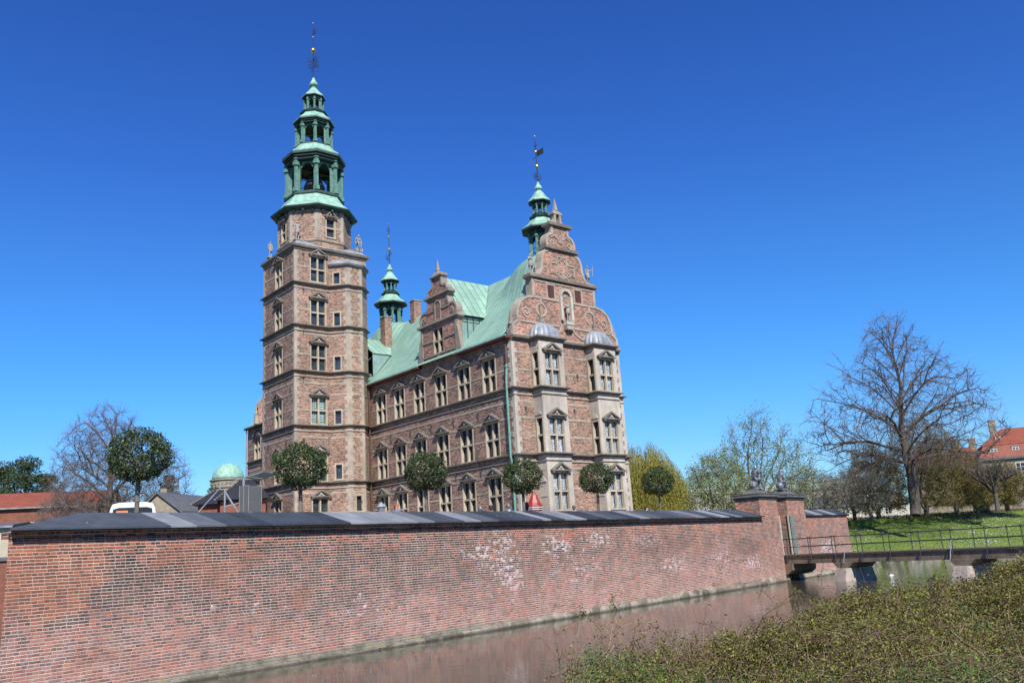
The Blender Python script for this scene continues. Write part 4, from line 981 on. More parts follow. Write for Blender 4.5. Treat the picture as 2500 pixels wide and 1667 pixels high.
p2 = pillar(51.65, 55.03, 'right brick gate pillar at the far side of the gateway')
gate = thing('gate_door', 'open pale door with cream stone frame between the two pillars', 'door', wp(49.95, 0, 0), WROT)
g = MB(); g.box(-0.04, 0.12, -0.03, 0.3, 1.72, 4.4); g.box(1.58, 1.68, -0.05, 0.04, 1.72, 4.45); g.build('jamb', M['frame'], gate)
M['door'] = plain('grey_green_door', (0.10, 0.125, 0.115), 0.6, 0.25, 1.5)
g = MB(); g.T = Matrix.Translation((1.72, -0.06, 0)) @ Matrix.Rotation(R(-38), 4, 'Z'); g.box(0, 0.34, -0.07, 0, 1.76, 4.4); g.box(0.08, 0.27, -0.085, -0.07, 2.0, 2.9); g.box(0.08, 0.27, -0.085, -0.07, 3.05, 4.2); g.build('door_leaf', M['door'], gate)
g = MB(); g.box(0.12, 1.5, 0.2, 1.9, -0.7, 1.7); g.build('threshold', M['concrete'], gate)
w2 = thing('moat_wall', 'short stretch of brick moat wall ending beyond the gate pillars', 'wall', wp(55.05, 0, 0), WROT)
L2 = 9.35; b = MB(); b.box(0, L2, 0.04, 2.2, -0.7, 4.30); b.build('brickwork', M['moat'], w2)
b = MB(); t = 0.0
cuts = [0, .8, 1.5, 2.4, 3.3, 4.4, 5.3, 6.4, 7.5, L2+0.15]
for a, c in zip(cuts[:-1], cuts[1:]):
    if c > L2: b.prism([(a+.006, -0.13, 4.42), (c, -0.13, 4.42), (c-1.3, 1.1, 4.88), (a+.006, 1.1, 4.88)], (0, 0, -0.055))
    else: b.prism([(a+.006, -0.13, 4.42), (c-.006, -0.13, 4.42), (c-.006, 1.1, 4.88), (a+.006, 1.1, 4.88)], (0, 0, -0.055))
b.prism([(0, 1.1, 4.88), (L2-1.15, 1.1, 4.88), (L2+0.15, 2.33, 4.42), (0, 2.33, 4.42)], (0, 0, -0.055)); b.prism([(L2+0.15, -0.13, 4.42), (L2+0.15, 2.33, 4.42), (L2-1.15, 1.1, 4.88)], (0, 0, -0.055))
b.build('coping', M['slate'], w2); b = MB(); b.box(0, L2+0.03, 0.0, 2.25, 4.30, 4.36); b.build('corbel', M['moat'], w2)
footing('stone_footing', 0, L2+0.2, w2, lambda t: 1.0, seed=12, w=0.5)

# ---- bridge
B0 = np.array([17.75, 61.6]); B1 = np.array([26.2, 47.0]); BD = (B1-B0)/np.linalg.norm(B1-B0); BLn = 34.0
BROT = math.atan2(BD[1], BD[0])    # local x along the bridge away from the gate, local y towards the far side
bridge = thing('footbridge', 'narrow timber and stone footbridge with dark iron railings over the moat', 'bridge', (B0[0], B0[1], 0), BROT)
BW = 2.1
d = MB(); d.box(-0.6, BLn, -0.06, BW+0.06, 1.60, 1.70); d.build('deck', M['timber'], bridge)
d = MB()
for y0, y1 in ((0.0, 0.32), (BW-0.32, BW)): d.box(-0.5, BLn, y0, y1, 1.12, 1.60)
d.build('beam', M['concrete'], bridge)
def railing(y):
    r_ = MB(); zt = 1.7
    r_.tube([(-0.3, y, zt+1.05), (BLn, y, zt+1.05)], 0.028, 6); r_.tube([(-0.3, y, zt+0.52), (BLn, y, zt+0.52)], 0.024, 6)
    k = 0; x = 0.4
    o = r_.build('railing', M['iron'], bridge)
    while x < BLn:
        p = MB(); s = -1 if y < 1 else 1
        p.tube([(0, s*0.10, zt-0.5), (0, s*0.10, zt-0.05), (0, 0, zt), (0, 0, zt+1.1)], [0.04, 0.035, 0.03, 0.03], 6)
        p.ball((0, 0, zt+1.12), 0.05, 6); p.ball((0, 0, zt+0.52), 0.045, 6)
        for dz in (0.25, 0.8): p.ball((0, 0, zt+dz), 0.036, 6)
        p.build('post', M['iron'], o, (x, y, 0)); x += 2.05
    return o
railing(0.02); railing(BW-0.02)
for x in (5.0, 13.2, 20.0, 27.0):
    pr = MB(); pr.add([(x-0.55, -0.95, -0.7), (x+0.6, -0.95, -0.7), (x+0.6, BW+0.3, -0.7), (x-0.55, BW+0.3, -0.7), (x-0.38, -0.35, 0.78), (x+0.42, -0.35, 0.78), (x+0.42, BW, 0.75), (x-0.38, BW, 0.75)], [(4,5,6,7),(0,1,5,4),(1,2,6,5),(2,3,7,6),(3,0,4,7)], 0)
    pr.prism([(x-0.75, -0.12, 1.12), (x+0.75, -0.12, 1.12), (x+0.6, -0.12, 0.95), (x+0.36, -0.12, 0.76), (x-0.36, -0.12, 0.76), (x-0.62, -0.12, 0.95)], (0, BW+0.22, 0), 1)
    pr.build('pier', [M['granite'], M['concrete']], bridge)
br = MB(); br.prism([(-0.5, -0.1, 1.12), (0.75, -0.1, 1.12), (0.7, -0.1, 0.7), (0.3, -0.1, 0.45), (-0.5, -0.1, 0.35)], (0, BW+0.2, 0)); br.build('bracket', M['concrete'], bridge)
st = MB()
for x in (5.2, 12.6): st.tube([(x, -0.25, 1.1), (x+0.12, -0.05, 2.2)], 0.03, 6)
st.build('stay', M['lead'], bridge)

# ---- skinned figures
def skin_figure(name, joints, bones, mat, parent=None, loc=(0, 0, 0), rotz=0, root=0, sub=1):
    me = bpy.data.meshes.new(name); me.from_pydata([j[0] for j in joints], bones, []); me.materials.append(mat)
    o = link(name, me, parent, loc, rotz); md = o.modifiers.new('skin', 'SKIN'); md.use_smooth_shade = True
    sv = me.skin_vertices[0].data
    for i, j in enumerate(joints): sv[i].radius = (j[1], j[2] if len(j) > 2 else j[1]); sv[i].use_root = (i == root)
    s2 = o.modifiers.new('sub', 'SUBSURF'); s2.levels = sub; s2.render_levels = sub
    return o
def human(H, pose='stand', arm_l=None, arm_r=None, wide=1.0):
    """returns joints, bones for a figure facing -Y, root at the pelvis, feet at z = 0"""
    h = H; J = []; Bn = []
    def j(x, y, z, r, r2=None): J.append(((x*h, y*h, z*h), r*h*wide, (r2 or r)*h*wide)); return len(J)-1
    if pose == 'sit':
        pel = j(0, 0, 0.27, 0.085); 
    else: pel = j(0, 0, 0.52, 0.078, 0.06)
    pz = 0.27 if pose == 'sit' else 0.52
    lean = -0.07 if pose == 'sit' else 0.0
    w = j(0, lean*0.3, pz+0.11, 0.066, 0.055); ch = j(0, lean*0.8, pz+0.23, 0.085, 0.065); nk = j(0, lean*1.1, pz+0.32, 0.032); hd = j(0, lean*1.3-0.01, pz+0.37, 0.045); hd2 = j(0, lean*1.3-0.015, pz+0.43, 0.052, 0.06); hd3 = j(0, lean*1.3, pz+0.47, 0.03)
    Bn += [(pel, w), (w, ch), (ch, nk), (nk, hd), (hd, hd2), (hd2, hd3)]
    for s in (-1, 1):
        if pose == 'sit':
            hp = j(s*0.055, -0.02, 0.26, 0.055); kn = j(s*0.08, -0.24, 0.29, 0.042); an_ = j(s*0.06, -0.23+0.03*s, 0.04, 0.025); ft = j(s*0.07, -0.31+0.03*s, 0.015, 0.02)
        else:
            hp = j(s*0.05, 0, 0.48, 0.05); kn = j(s*0.058, -0.01+0.03*s, 0.27, 0.035); an_ = j(s*0.062, 0.0, 0.045, 0.022); ft = j(s*0.075, -0.07, 0.015, 0.02)
        Bn += [(pel, hp), (hp, kn), (kn, an_), (an_, ft)]
        sh = j(s*0.115, lean*0.9, pz+0.28, 0.035)
        dflt = ((s*0.14, 0.0, pz+0.12), (s*0.13, -0.05, pz-0.02))
        e, hn = (arm_l if s < 0 else arm_r) or dflt
        el = j(*e, 0.024); ha = j(*hn, 0.018); 
        dx = np.array(hn)-np.array(e); dx = dx/(np.linalg.norm(dx)+1e-6)*0.04
        fg_ = j(hn[0]+dx[0], hn[1]+dx[1], hn[2]+dx[2], 0.012)
        Bn += [(ch, sh), (sh, el), (el, ha), (ha, fg_)]
    return J, Bn
def statue(label, pos, H, rotz, pose='stand', arm_l=None, arm_r=None, mat='statue', plinth=0.12, extra=None, group=None, cat='statue', wide=1.15):
    o = thing('statue', label, cat, pos, rotz, group)
    if plinth: b = MB(); b.box(-0.2*H, 0.2*H, -0.17*H, 0.17*H, 0, plinth); b.build('plinth', M[mat], o)
    J, Bn = human(H, pose, arm_l, arm_r, wide)
    skin_figure('figure', J, Bn, M[mat], o, (0, 0, plinth))
    if pose == 'stand' and mat == 'statue':       # drapery skirt
        b = MB(); b.lathe((0, 0), [(0.085*H, plinth+0.62*H), (0.10*H, plinth+0.52*H), (0.12*H, plinth+0.38*H), (0.105*H, plinth+0.33*H)], 12, 0); b.build('drapery', M[mat], o, smooth=True)
    if extra: extra(o, H, plinth)
    return o
def cl(u, v, z): return cworld(u, v, z)
def spear(o, H, pl): b = MB(); b.tube([(-0.24*H, -0.05*H, pl), (-0.2*H, -0.05*H, pl+1.05*H)], 0.02, 5); b.build('staff', M['statue'], o)
def shield(o, H, pl):
    b = MB(); b.prism([(0.14*H, -0.1*H, pl+0.5*H), (0.3*H, -0.1*H, pl+0.48*H), (0.28*H, -0.1*H, pl+0.3*H), (0.22*H, -0.1*H, pl+0.22*H), (0.15*H, -0.1*H, pl+0.3*H)], (0, 0.03, 0)); b.build('shield', M['statue'], o)
CF = CROT
statue('stone statue of a figure standing on the gable ledge beside the green roof', cl(2.45, 0.25, 21.78), 1.5, CF, arm_l=((-0.15, -0.03, 0.68), (-0.04, -0.12, 0.78)), extra=shield, group='stone statues on the castle')
statue('stone statue with raised spear on the open right end of the gable ledge', cl(8.05, 0.25, 21.78), 1.5, CF, arm_r=((0.17, -0.04, 0.72), (0.22, -0.12, 0.82)), extra=lambda o, H, pl: (MB_spear(o, H, pl)), group='stone statues on the castle') if False else None
def spear_r(o, H, pl): b = MB(); b.tube([(0.22*H, -0.12*H, pl+0.45*H), (0.30*H, -0.12*H, pl+1.02*H)], 0.02, 5); b.build('staff', M['statue'], o)
statue('stone statue with raised spear on the open right end of the gable ledge', cl(8.05, 0.25, 21.78), 1.5, CF, arm_r=((0.17, -0.04, 0.72), (0.22, -0.12, 0.82)), extra=spear_r, group='stone statues on the castle')
statue('stone statue standing in the arched niche at the middle of the gable', cl(GC, -0.22, 18.62), 1.5, CF, arm_l=((-0.14, -0.06, 0.66), (-0.03, -0.13, 0.70)), group='stone statues on the castle', plinth=0.06)
statue('stone statue leaning at the front corner of the tower under the spire', cl(TU+0.5, T0+0.45, 28.85), 1.6, CF, arm_l=((-0.17, 0.0, 0.72), (-0.1, -0.06, 0.6)), arm_r=((0.16, 0.0, 0.7), (0.13, -0.08, 0.84)), group='stone statues on the castle')
statue('seated stone statue at the right corner of the tower above the lead cap', cl(-0.5, T0+0.45, 28.85), 1.7, CF, pose='sit', plinth=0.3, arm_r=((0.16, -0.08, 0.42), (0.1, -0.2, 0.36)), group='stone statues on the castle')
statue('stone statue at the rear left corner of the tower, seen edge-on against the sky', cl(TU+0.4, T1-0.4, 28.85), 1.4, CF, group='stone statues on the castle')
def club(o, H, pl): b = MB(); b.tube([(0.05*H, -0.33*H, pl+0.62*H), (0.1*H, -0.4*H, pl+0.3*H), (0.16*H, -0.5*H, pl+0.03*H)], [0.03*H, 0.045*H, 0.075*H], 8); b.ball((0, 0.06*H, pl+0.10*H), 0.16*H, 10, 0, (1, 0.9, 0.85)); b.build('club', M['bronze'], o)
def ballx(o, H, pl): b = MB(); b.ball((0, 0.02*H, pl+0.12*H), 0.15*H, 14); b.build('ball', M['bronze'], o, smooth=True); b = MB(); b.tube([(0.08*H, -0.3*H, pl+0.42*H), (0.14*H, -0.42*H, pl+0.02*H)], 0.035*H, 6); b.build('club', M['bronze'], o)
PR = WROT+R(58)
a = wp(48.5, 0.85, 6.26); statue('bronze child resting its chin on both arms over a club, on the left pillar', a, 2.1, PR, pose='sit', mat='bronze', plinth=0.08, wide=1.35, arm_l=((-0.12, -0.14, 0.46), (0.02, -0.26, 0.52)), arm_r=((0.14, -0.14, 0.5), (0.03, -0.28, 0.56)), extra=club, group='bronze statues on the gate pillars')
a = wp(53.1, 0.85, 6.26); statue('bronze child seated on a ball holding a club, on the right pillar', a, 1.95, PR+R(12), pose='sit', mat='bronze', plinth=0.08, wide=1.3, arm_l=((-0.12, -0.1, 0.40), (0.0, -0.25, 0.40)), arm_r=((0.14, -0.1, 0.42), (0.06, -0.27, 0.42)), extra=ballx, group='bronze statues on the gate pillars')

# ---- people on the terrace (only the tops of their heads clear the wall)
SK = plain('skin', (0.50, 0.30, 0.22), 0.6, 0.05)
def person(label, pos, H, rotz, hair, top, legs, hat=None):
    o = thing('person', label, 'person', pos, rotz, 'people on the castle terrace')
    J, Bn = human(H); skin_figure('body', J, Bn, SK, o)
    b = MB(); b.lathe((0, 0), [(0.10*H, 0.46*H), (0.10*H, 0.60*H), (0.105*H, 0.70*H), (0.125*H, 0.78*H), (0.11*H, 0.83*H), (0.05*H, 0.855*H)], 12, 0); b.build('jacket', plain('cloth', top, 0.8, 0.1), o, smooth=True)
    b = MB()
    for s in (-1, 1): b.tube([(s*0.05*H, 0, 0.52*H), (s*0.058*H, 0.0, 0.27*H), (s*0.062*H, 0.0, 0.03*H)], [0.062*H, 0.048*H, 0.04*H], 10)
    b.build('trousers', plain('trouser_cloth', legs, 0.8, 0.1), o, smooth=True)
    b = MB(); z = 0.955*H; b.ball((0, 0.012*H, z), 0.066*H, 12, 0, (0.95, 1.12, 0.95)); b.ball((0, 0.045*H, z-0.04*H), 0.05*H, 10, 0); b.build('hair', plain('hair', hair, 0.7, 0.2), o, smooth=True)
    b = MB()
    for s in (-1, 1): b.ball((s*0.02*H, -0.062*H, 0.935*H), 0.007*H, 6)
    b.build('eyes', M['iron'], o); b = MB(); b.prism([(-0.008*H, -0.06*H, 0.915*H), (0.008*H, -0.06*H, 0.915*H), (0, -0.06*H, 0.935*H)], (0, -0.018*H, 0)); b.build('nose', SK, o)
    if hat: hat(o, H)
    return o
def stand_at(px, py_top, Y, H):
    p = at(px, py_top, Y); return (p[0], p[1], p[2]-H)
def gz(px, py_top, H):
    hy = 1349.03-0.06272*(px-1250); Y = (H+0.6)*2112/(hy-py_top); p = at(px, py_top, Y); return (p[0], p[1], GZ)
person('person with red hair passing behind the wall coping', gz(968, 1236, 1.72), 1.72, R(30), (0.30, 0.075, 0.02), (0.1, 0.12, 0.2), (0.05, 0.05, 0.06))
person('person with dark hair behind the coping near the castle corner', gz(1198, 1239, 1.72), 1.72, R(200), (0.02, 0.013, 0.01), (0.25, 0.1, 0.1), (0.05, 0.05, 0.08))
person('person with brown hair behind the coping in front of the gable bays', gz(1401, 1239, 1.75), 1.75, R(170), (0.09, 0.045, 0.025), (0.3, 0.3, 0.32), (0.04, 0.04, 0.05))
person('person with dark hair behind the coping by the willow', gz(1578, 1240, 1.75), 1.75, R(60), (0.02, 0.015, 0.012), (0.12, 0.15, 0.12), (0.05, 0.05, 0.08))
def bearskin(o, H):
    b = MB(); b.lathe((0, 0.01), [(0.07*H, 0.95*H), (0.095*H, 1.02*H), (0.1*H, 1.10*H), (0.085*H, 1.16*H), (0.03*H, 1.19*H)], 14, 0); b.build('bearskin_hat', plain('black_fur', (0.012, 0.012, 0.013), 0.95, 0.3, 20), o, smooth=True)
person('sentry in a black bearskin hat beside the red sentry box', gz(1284, 1233, 2.0), 1.72, R(40), (0.02, 0.015, 0.01), (0.02, 0.025, 0.06), (0.03, 0.05, 0.12), hat=bearskin)
# ---- sentry box
sx = gz(1303, 1204, 2.85); M['red'] = plain('red_paint', (0.24, 0.022, 0.017), 0.5, 0.12, 3.0); M['white'] = plain('white_paint', (0.60, 0.60, 0.59), 0.5, 0.05)
sb = thing('sentry_box', 'red sentry box with a pointed roof, white band and gilded ornament', 'sentry box', sx, CROT+R(10))
b = MB(); b.lathe((0, 0), [(0.44, 0), (0.44, 1.75)], 8, PI/8); b.build('body', M['red'], sb)
b = MB(); b.lathe((0, 0), [(0.50, 1.80), (0.49, 1.98), (0.38, 2.15), (0.17, 2.6), (0.04, 2.8)], 8, PI/8); b.build('roof', M['red'], sb)
b = MB(); b.lathe((0, 0), [(0.48, 1.75), (0.48, 1.80)], 8, PI/8, 0); b.lathe((0, 0), [(0.505, 1.86), (0.51, 1.90)], 8, PI/8, 0); b.ball((0, 0, 2.86), 0.07, 8); b.build('band', M['white'], sb)
b = MB(); b.box(-0.16, 0.16, -0.43, -0.39, 0.05, 1.65); b.build('opening', M['iron'], sb)
b = MB()
for s in (0, 1): b.tube([(x-0.1, -0.36+0.1*k_, z) for k_, (x, z) in enumerate([(0.0, 2.05), (0.1, 2.2), (-0.02, 2.3), (0.05, 2.42)])], 0.03, 5)
b.tube([(-0.18, -0.42, 2.02), (-0.24, -0.46, 2.12), (-0.15, -0.4, 2.22), (-0.06, -0.33, 2.3)], 0.03, 5); b.ball((0.0, -0.15, 2.55), 0.07, 6); b.build('ornament', M['gold'], sb)
# lantern tops and small busts that peep over the coping
def knob(px, py, H, label, kind):
    o = thing(kind, label, kind.replace('_', ' '), gz(px, py, H)); b = MB()
    if kind == 'garden_lamp':
        b.tube([(0, 0, 0), (0, 0, H-0.55)], [0.06, 0.045], 8); b.build('post', M['iron'], o); b = MB()
        b.lathe((0, 0), [(0.1, H-0.55), (0.17, H-0.25), (0.22, H-0.22), (0.12, H-0.1), (0.05, H-0.05), (0.02, H)], 8); b.build('lantern', M['lead'], o)
    else:
        b.tbox((0, 0), 0.6, 0.6, 0, H-0.6, 0.9); b.build('pedestal', M['stone_g'], o); b = MB()
        b.lathe((0, 0), [(0.1, H-0.6), (0.22, H-0.5), (0.26, H-0.38), (0.1, H-0.28), (0.08, H-0.25)], 10); b.ball((0, 0, H-0.14), 0.14, 10, 0, (0.9, 1, 1.1)); b.build('bust', M['bronze'], o, smooth=True)
    return o
knob(931, 1231, 1.9, 'grey lantern top showing over the coping right of the tower', 'garden_lamp')
knob(1241, 1234, 1.9, 'dark bronze bust on a pedestal near the copper downpipe', 'bust')
knob(1172, 1240, 1.8, 'small dark bronze bust left of the dark-haired person', 'bust')

# ---- foliage helpers
M['bark'] = plain('bark', (0.11, 0.095, 0.078), 0.95, 0.4, 3.0, bump=0.02); M['bark_l'] = plain('pale_bark', (0.19, 0.16, 0.13), 0.95, 0.4, 3.0)
M['bark_d'] = plain('dark_bark', (0.080, 0.065, 0.055), 0.95, 0.4, 3.0, bump=0.02)
M['twig'] = plain('purple_twig', (0.125, 0.092, 0.085), 0.95, 0.3, 3.0)
M['laurel'] = islands('laurel_leaf', [(0.0, (0.015, 0.030, 0.010)), (0.4, (0.025, 0.050, 0.014)), (0.7, (0.042, 0.075, 0.020)), (0.88, (0.075, 0.085, 0.027)), (1.0, (0.095, 0.06, 0.028))], 0.5, 0.35)
M['pine'] = islands('pine_needles', [(0, (0.018, 0.035, 0.014)), (0.6, (0.035, 0.062, 0.022)), (1, (0.065, 0.085, 0.03))], 0.7)
M['willow'] = islands('willow_leaf', [(0, (0.13, 0.125, 0.014)), (0.6, (0.24, 0.22, 0.03)), (1, (0.36, 0.31, 0.06))], 0.6, None, 0.3)
M['fresh'] = islands('fresh_leaf', [(0, (0.09, 0.13, 0.03)), (0.5, (0.15, 0.20, 0.045)), (0.85, (0.22, 0.26, 0.08)), (1, (0.30, 0.29, 0.16))], 0.6, None, 0.25)
M['ochre'] = islands('ochre_leaf', [(0, (0.07, 0.05, 0.018)), (0.4, (0.12, 0.095, 0.022)), (0.8, (0.18, 0.15, 0.027)), (1, (0.26, 0.22, 0.035))], 0.65, None, 0.2)
M['blossom'] = islands('blossom', [(0, (0.16, 0.14, 0.06)), (0.35, (0.28, 0.25, 0.15)), (0.65, (0.46, 0.40, 0.32)), (1, (0.62, 0.54, 0.48))], 0.7, None, 0.35)
M['bramble'] = islands('bramble_leaf', [(0, (0.05, 0.028, 0.015)), (0.22, (0.095, 0.056, 0.026)), (0.42, (0.12, 0.105, 0.028)), (0.75, (0.15, 0.165, 0.03)), (1, (0.25, 0.28, 0.045))], 0.6, 0.3, 0.25)
M['fern'] = islands('nettle_leaf', [(0, (0.03, 0.07, 0.018)), (0.6, (0.07, 0.15, 0.03)), (1, (0.13, 0.24, 0.05))], 0.6, 0.3, 0.25)
M['cane'] = islands('bramble_cane', [(0, (0.09, 0.045, 0.028)), (0.6, (0.15, 0.09, 0.055)), (1, (0.30, 0.23, 0.15))], 0.8)

def leaf_quads(C, size, r_, aspect=0.5, nrm=None, jit=1.0):
    """C (n,3) centres; returns V,F of pointed quads with random orientation (biased to nrm)"""
    n = len(C); d = r_.normal(size=(n, 3)); d /= np.linalg.norm(d, axis=1)[:, None]
    m = r_.normal(size=(n, 3))*jit
    if nrm is not None: m = m+nrm
    m /= np.linalg.norm(m, axis=1)[:, None]; a = np.cross(m, d); a /= (np.linalg.norm(a, axis=1)[:, None]+1e-9); b = np.cross(m, a)
    s = (size*r_.uniform(0.7, 1.3, n))[:, None] if np.isscalar(size) else size[:, None]
    V = np.empty((n, 4, 3)); V[:, 0] = C-a*s*0.5; V[:, 1] = C+b*s*aspect*0.5+m*s*0.06; V[:, 2] = C+a*s*0.5; V[:, 3] = C-b*s*aspect*0.5+m*s*0.06
    return V.reshape(-1, 3), np.arange(n*4).reshape(-1, 4)
def join(parts):
    Vs, Fs, o = [], [], 0
    for V, F in parts: Vs.append(V); Fs.append(F+o); o += len(V)
    return np.concatenate(Vs), np.concatenate(Fs)
def seg_tubes(A, B, ra, rb, n):
    """tapered open tubes for arrays of segments"""
    d = B-A; L = np.linalg.norm(d, axis=1)[:, None]+1e-9; d = d/L
    ref = np.where(np.abs(d[:, 2:3]) < 0.9, np.array([[0, 0, 1.0]]), np.array([[1.0, 0, 0]])); x = np.cross(d, ref); x /= np.linalg.norm(x, axis=1)[:, None]; y = np.cross(d, x)
    m = len(A); V = np.empty((m, 2*n, 3)); 
    for k in range(n):
        c, s = math.cos(2*PI*k/n), math.sin(2*PI*k/n)
        V[:, k] = A+(x*c+y*s)*ra[:, None]; V[:, n+k] = B+(x*c+y*s)*rb[:, None]
    f = np.array([(k, (k+1) % n, n+(k+1) % n, n+k) for k in range(n)]); F = (np.arange(m)[:, None, None]*2*n+f[None]).reshape(-1, 4)
    return V.reshape(-1, 3), F
def colonize(att, trunk, step, kill, infl, r_, iters=90, gravity=0.0, par=None):
    nodes = [np.array(p, float) for p in trunk]; par = list(par) if par is not None else [-1]+list(range(len(trunk)-1))
    N = np.array(nodes); att = att.copy()
    best = np.full(len(att), 1e9); bi = np.zeros(len(att), int); start = 0
    for it in range(iters):
        new = N[start:]
        D = np.linalg.norm(att[:, None, :]-new[None], axis=2); k = D.argmin(1); dd = D[np.arange(len(att)), k]; u = dd < best
        best[u] = dd[u]; bi[u] = k[u]+start
        alive = best > kill; att, best, bi = att[alive], best[alive], bi[alive]
        if not len(att): break
        act = best < infl
        if not act.any(): break
        ids = np.unique(bi[act]); start = len(N); add = []
        for i in ids:
            q = att[(bi == i) & act]-N[i]; q /= np.linalg.norm(q, axis=1)[:, None]; v = q.sum(0)+r_.normal(size=3)*0.25; v[2] += gravity
            v /= np.linalg.norm(v)+1e-9; add.append(N[i]+v*step); par.append(int(i))
        N = np.concatenate([N, np.array(add)])
        if len(N) > 9000: break
    return N, np.array(par)
def tree_mesh(name, N, par, r_, rt, rmin, mats, parent, twigs=3, tw_len=0.7, leafmat=None, leaf=0.12, nleaf=0, expo=2.3, twig_r=0.014, droop=0.0, twmat=None, leaf_spread=0.12, seg_n=2):
    n = len(N); kids = np.zeros(n, int); 
    for p in par[1:]: kids[p] += 1
    rad = np.zeros(n)
    for i in range(n-1, -1, -1):
        rad[i] = max(rad[i], rmin**expo) if kids[i] == 0 else rad[i]
        if par[i] >= 0: rad[par[i]] += rad[i]
    rad = rad**(1/expo); sc = rt/rad[0]; f = np.clip(sc, 0.2, 8); rad = rmin+(rad-rmin)*((rt-rmin)/max(1e-6, rad[0]-rmin))
    i = np.arange(1, n); p = par[1:]
    big = rad[i] > rt*0.16
    ra = np.minimum(rad[p], rad[i]*1.35)
    parts = [seg_tubes(N[p[big]], N[i[big]], ra[big], rad[i[big]], 7), seg_tubes(N[p[~big]], N[i[~big]], ra[~big], rad[i[~big]], 4)]
    V, F = join(parts); np_mesh('trunk', V, F, mats[0], parent)
    thin = np.where(rad < rt*0.13+rmin)[0]; thin = thin[thin > 3]
    A = np.repeat(N[thin], twigs, axis=0); pd = N[thin]-N[par[thin]]; pd /= np.linalg.norm(pd, axis=1)[:, None]+1e-9
    D = np.repeat(pd, twigs, axis=0)+r_.normal(size=A.shape)*0.6; D[:, 2] += 0.15-droop; D /= np.linalg.norm(D, axis=1)[:, None]
    tp = []; pts = [A]; cur = A; rr_ = np.full(len(A), twig_r)
    for k in range(seg_n):
        L = tw_len/seg_n*r_.uniform(0.6, 1.4, len(A))[:, None]; nx = cur+D*L; tp.append(seg_tubes(cur, nx, rr_*(1-k/seg_n*0.5), rr_*(1-(k+1)/seg_n*0.6), 3)); cur = nx; pts.append(cur)
        D = D+r_.normal(size=A.shape)*0.35; D[:, 2] += 0.05-droop; D /= np.linalg.norm(D, axis=1)[:, None]
    V, F = join(tp); np_mesh('twigs', V, F, twmat or mats[1], parent)
    if nleaf:
        allp = np.concatenate(pts); q = allp[r_.integers(0, len(allp), nleaf)]+r_.normal(size=(nleaf, 3))*leaf_spread
        V, F = leaf_quads(q, leaf, r_, 0.55); np_mesh('crown', V, F, leafmat, parent)
def envelope_points(n, r_, prof, cx=0.0, cy=0.0, shell=0.35, lump=0.0):
    """prof [(z, radius)...]; lopsided random crown volume"""
    zs = np.array([p[0] for p in prof]); rs = np.array([p[1] for p in prof]); out = []
    ph = r_.uniform(0, 2*PI, 4)
    while len(out) < n:
        z = r_.uniform(zs[0], zs[-1]); R_ = np.interp(z, zs, rs)
        if r_.uniform() > (R_/rs.max())**2+0.05: continue
        a = r_.uniform(0, 2*PI); k = 1+lump*(math.sin(2*a+ph[0]+z*0.3)+math.sin(3*a+ph[1]-z*0.5))
        q = r_.uniform(shell**2, 1)**0.5*R_*k; out.append((cx+q*math.cos(a), cy+q*math.sin(a), z))
    return np.array(out)
def trunk_line(h, r_, n=8, lean=0.0, wob=0.1): return [(lean*h*(i/n)+r_.normal()*wob*(i > 0), r_.normal()*wob*(i > 0), h*i/n) for i in range(n+1)]

# ---- clipped ball trees on the terrace
def ball_tree(pos, Rr, cz, label, seed):
    r_ = np.random.default_rng(seed); o = thing('ball_tree', label, 'tree', pos, r_.uniform(0, 6), 'clipped ball trees along the terrace')
    b = MB(); b.tube([(0, 0, 0), (0.01, 0.02, 0.9), (0, 0, cz-Rr*0.75), (0.0, 0, cz)], [0.10, 0.085, 0.08, 0.04], 8)
    for k in range(9):
        a = k*0.7; b.tube([(0, 0, cz-Rr*0.8), (0.3*math.cos(a), 0.3*math.sin(a), cz-Rr*0.3), (0.75*Rr*math.cos(a), 0.75*Rr*math.sin(a), cz+Rr*0.35*math.sin(k*1.7))], [0.035, 0.022, 0.008], 5)
    b.build('trunk', M['bark'], o, smooth=True)
    n = 7600; d = r_.normal(size=(n, 3)); d /= np.linalg.norm(d, axis=1)[:, None]
    lump = 1+0.09*np.sin(d[:, 0]*4+seed)*np.sin(d[:, 1]*5+seed*1.3)+0.06*np.sin(d[:, 2]*8+seed*2+d[:, 0]*3)+0.045*np.sin(d[:, 0]*13+d[:, 2]*11+seed)*np.sin(d[:, 1]*12)
    q = r_.uniform(0, 1, n)**0.35; rad = Rr*lump*(0.55+0.45*q+0.05*np.abs(r_.normal(size=n))**2*0.5)
    hole = np.sin(d[:, 0]*7+seed)*np.sin(d[:, 1]*8+seed*0.7)*np.sin(d[:, 2]*7+1.3*seed)+0.5*np.sin(d[:, 0]*15-d[:, 1]*13+seed)*np.sin(d[:, 2]*14); kp = (hole > -0.42) | (q < 0.45)
    d, rad = d[kp], rad[kp]*(1+0.05*np.clip(hole[kp], -1, 0)*2); C = d*rad[:, None]*np.array([1.03, 1.03, 0.94]); C[:, 2] = np.maximum(C[:, 2], -Rr*0.80+0.12*np.sin(C[:, 0]*9)); C[:, 2] += cz
    nr = d*np.array([1, 1, 1]); V, F = leaf_quads(C, 0.105, r_, 0.46, nr*0.6, 1.0); np_mesh('crown', V, F, M['laurel'], o)
    return o
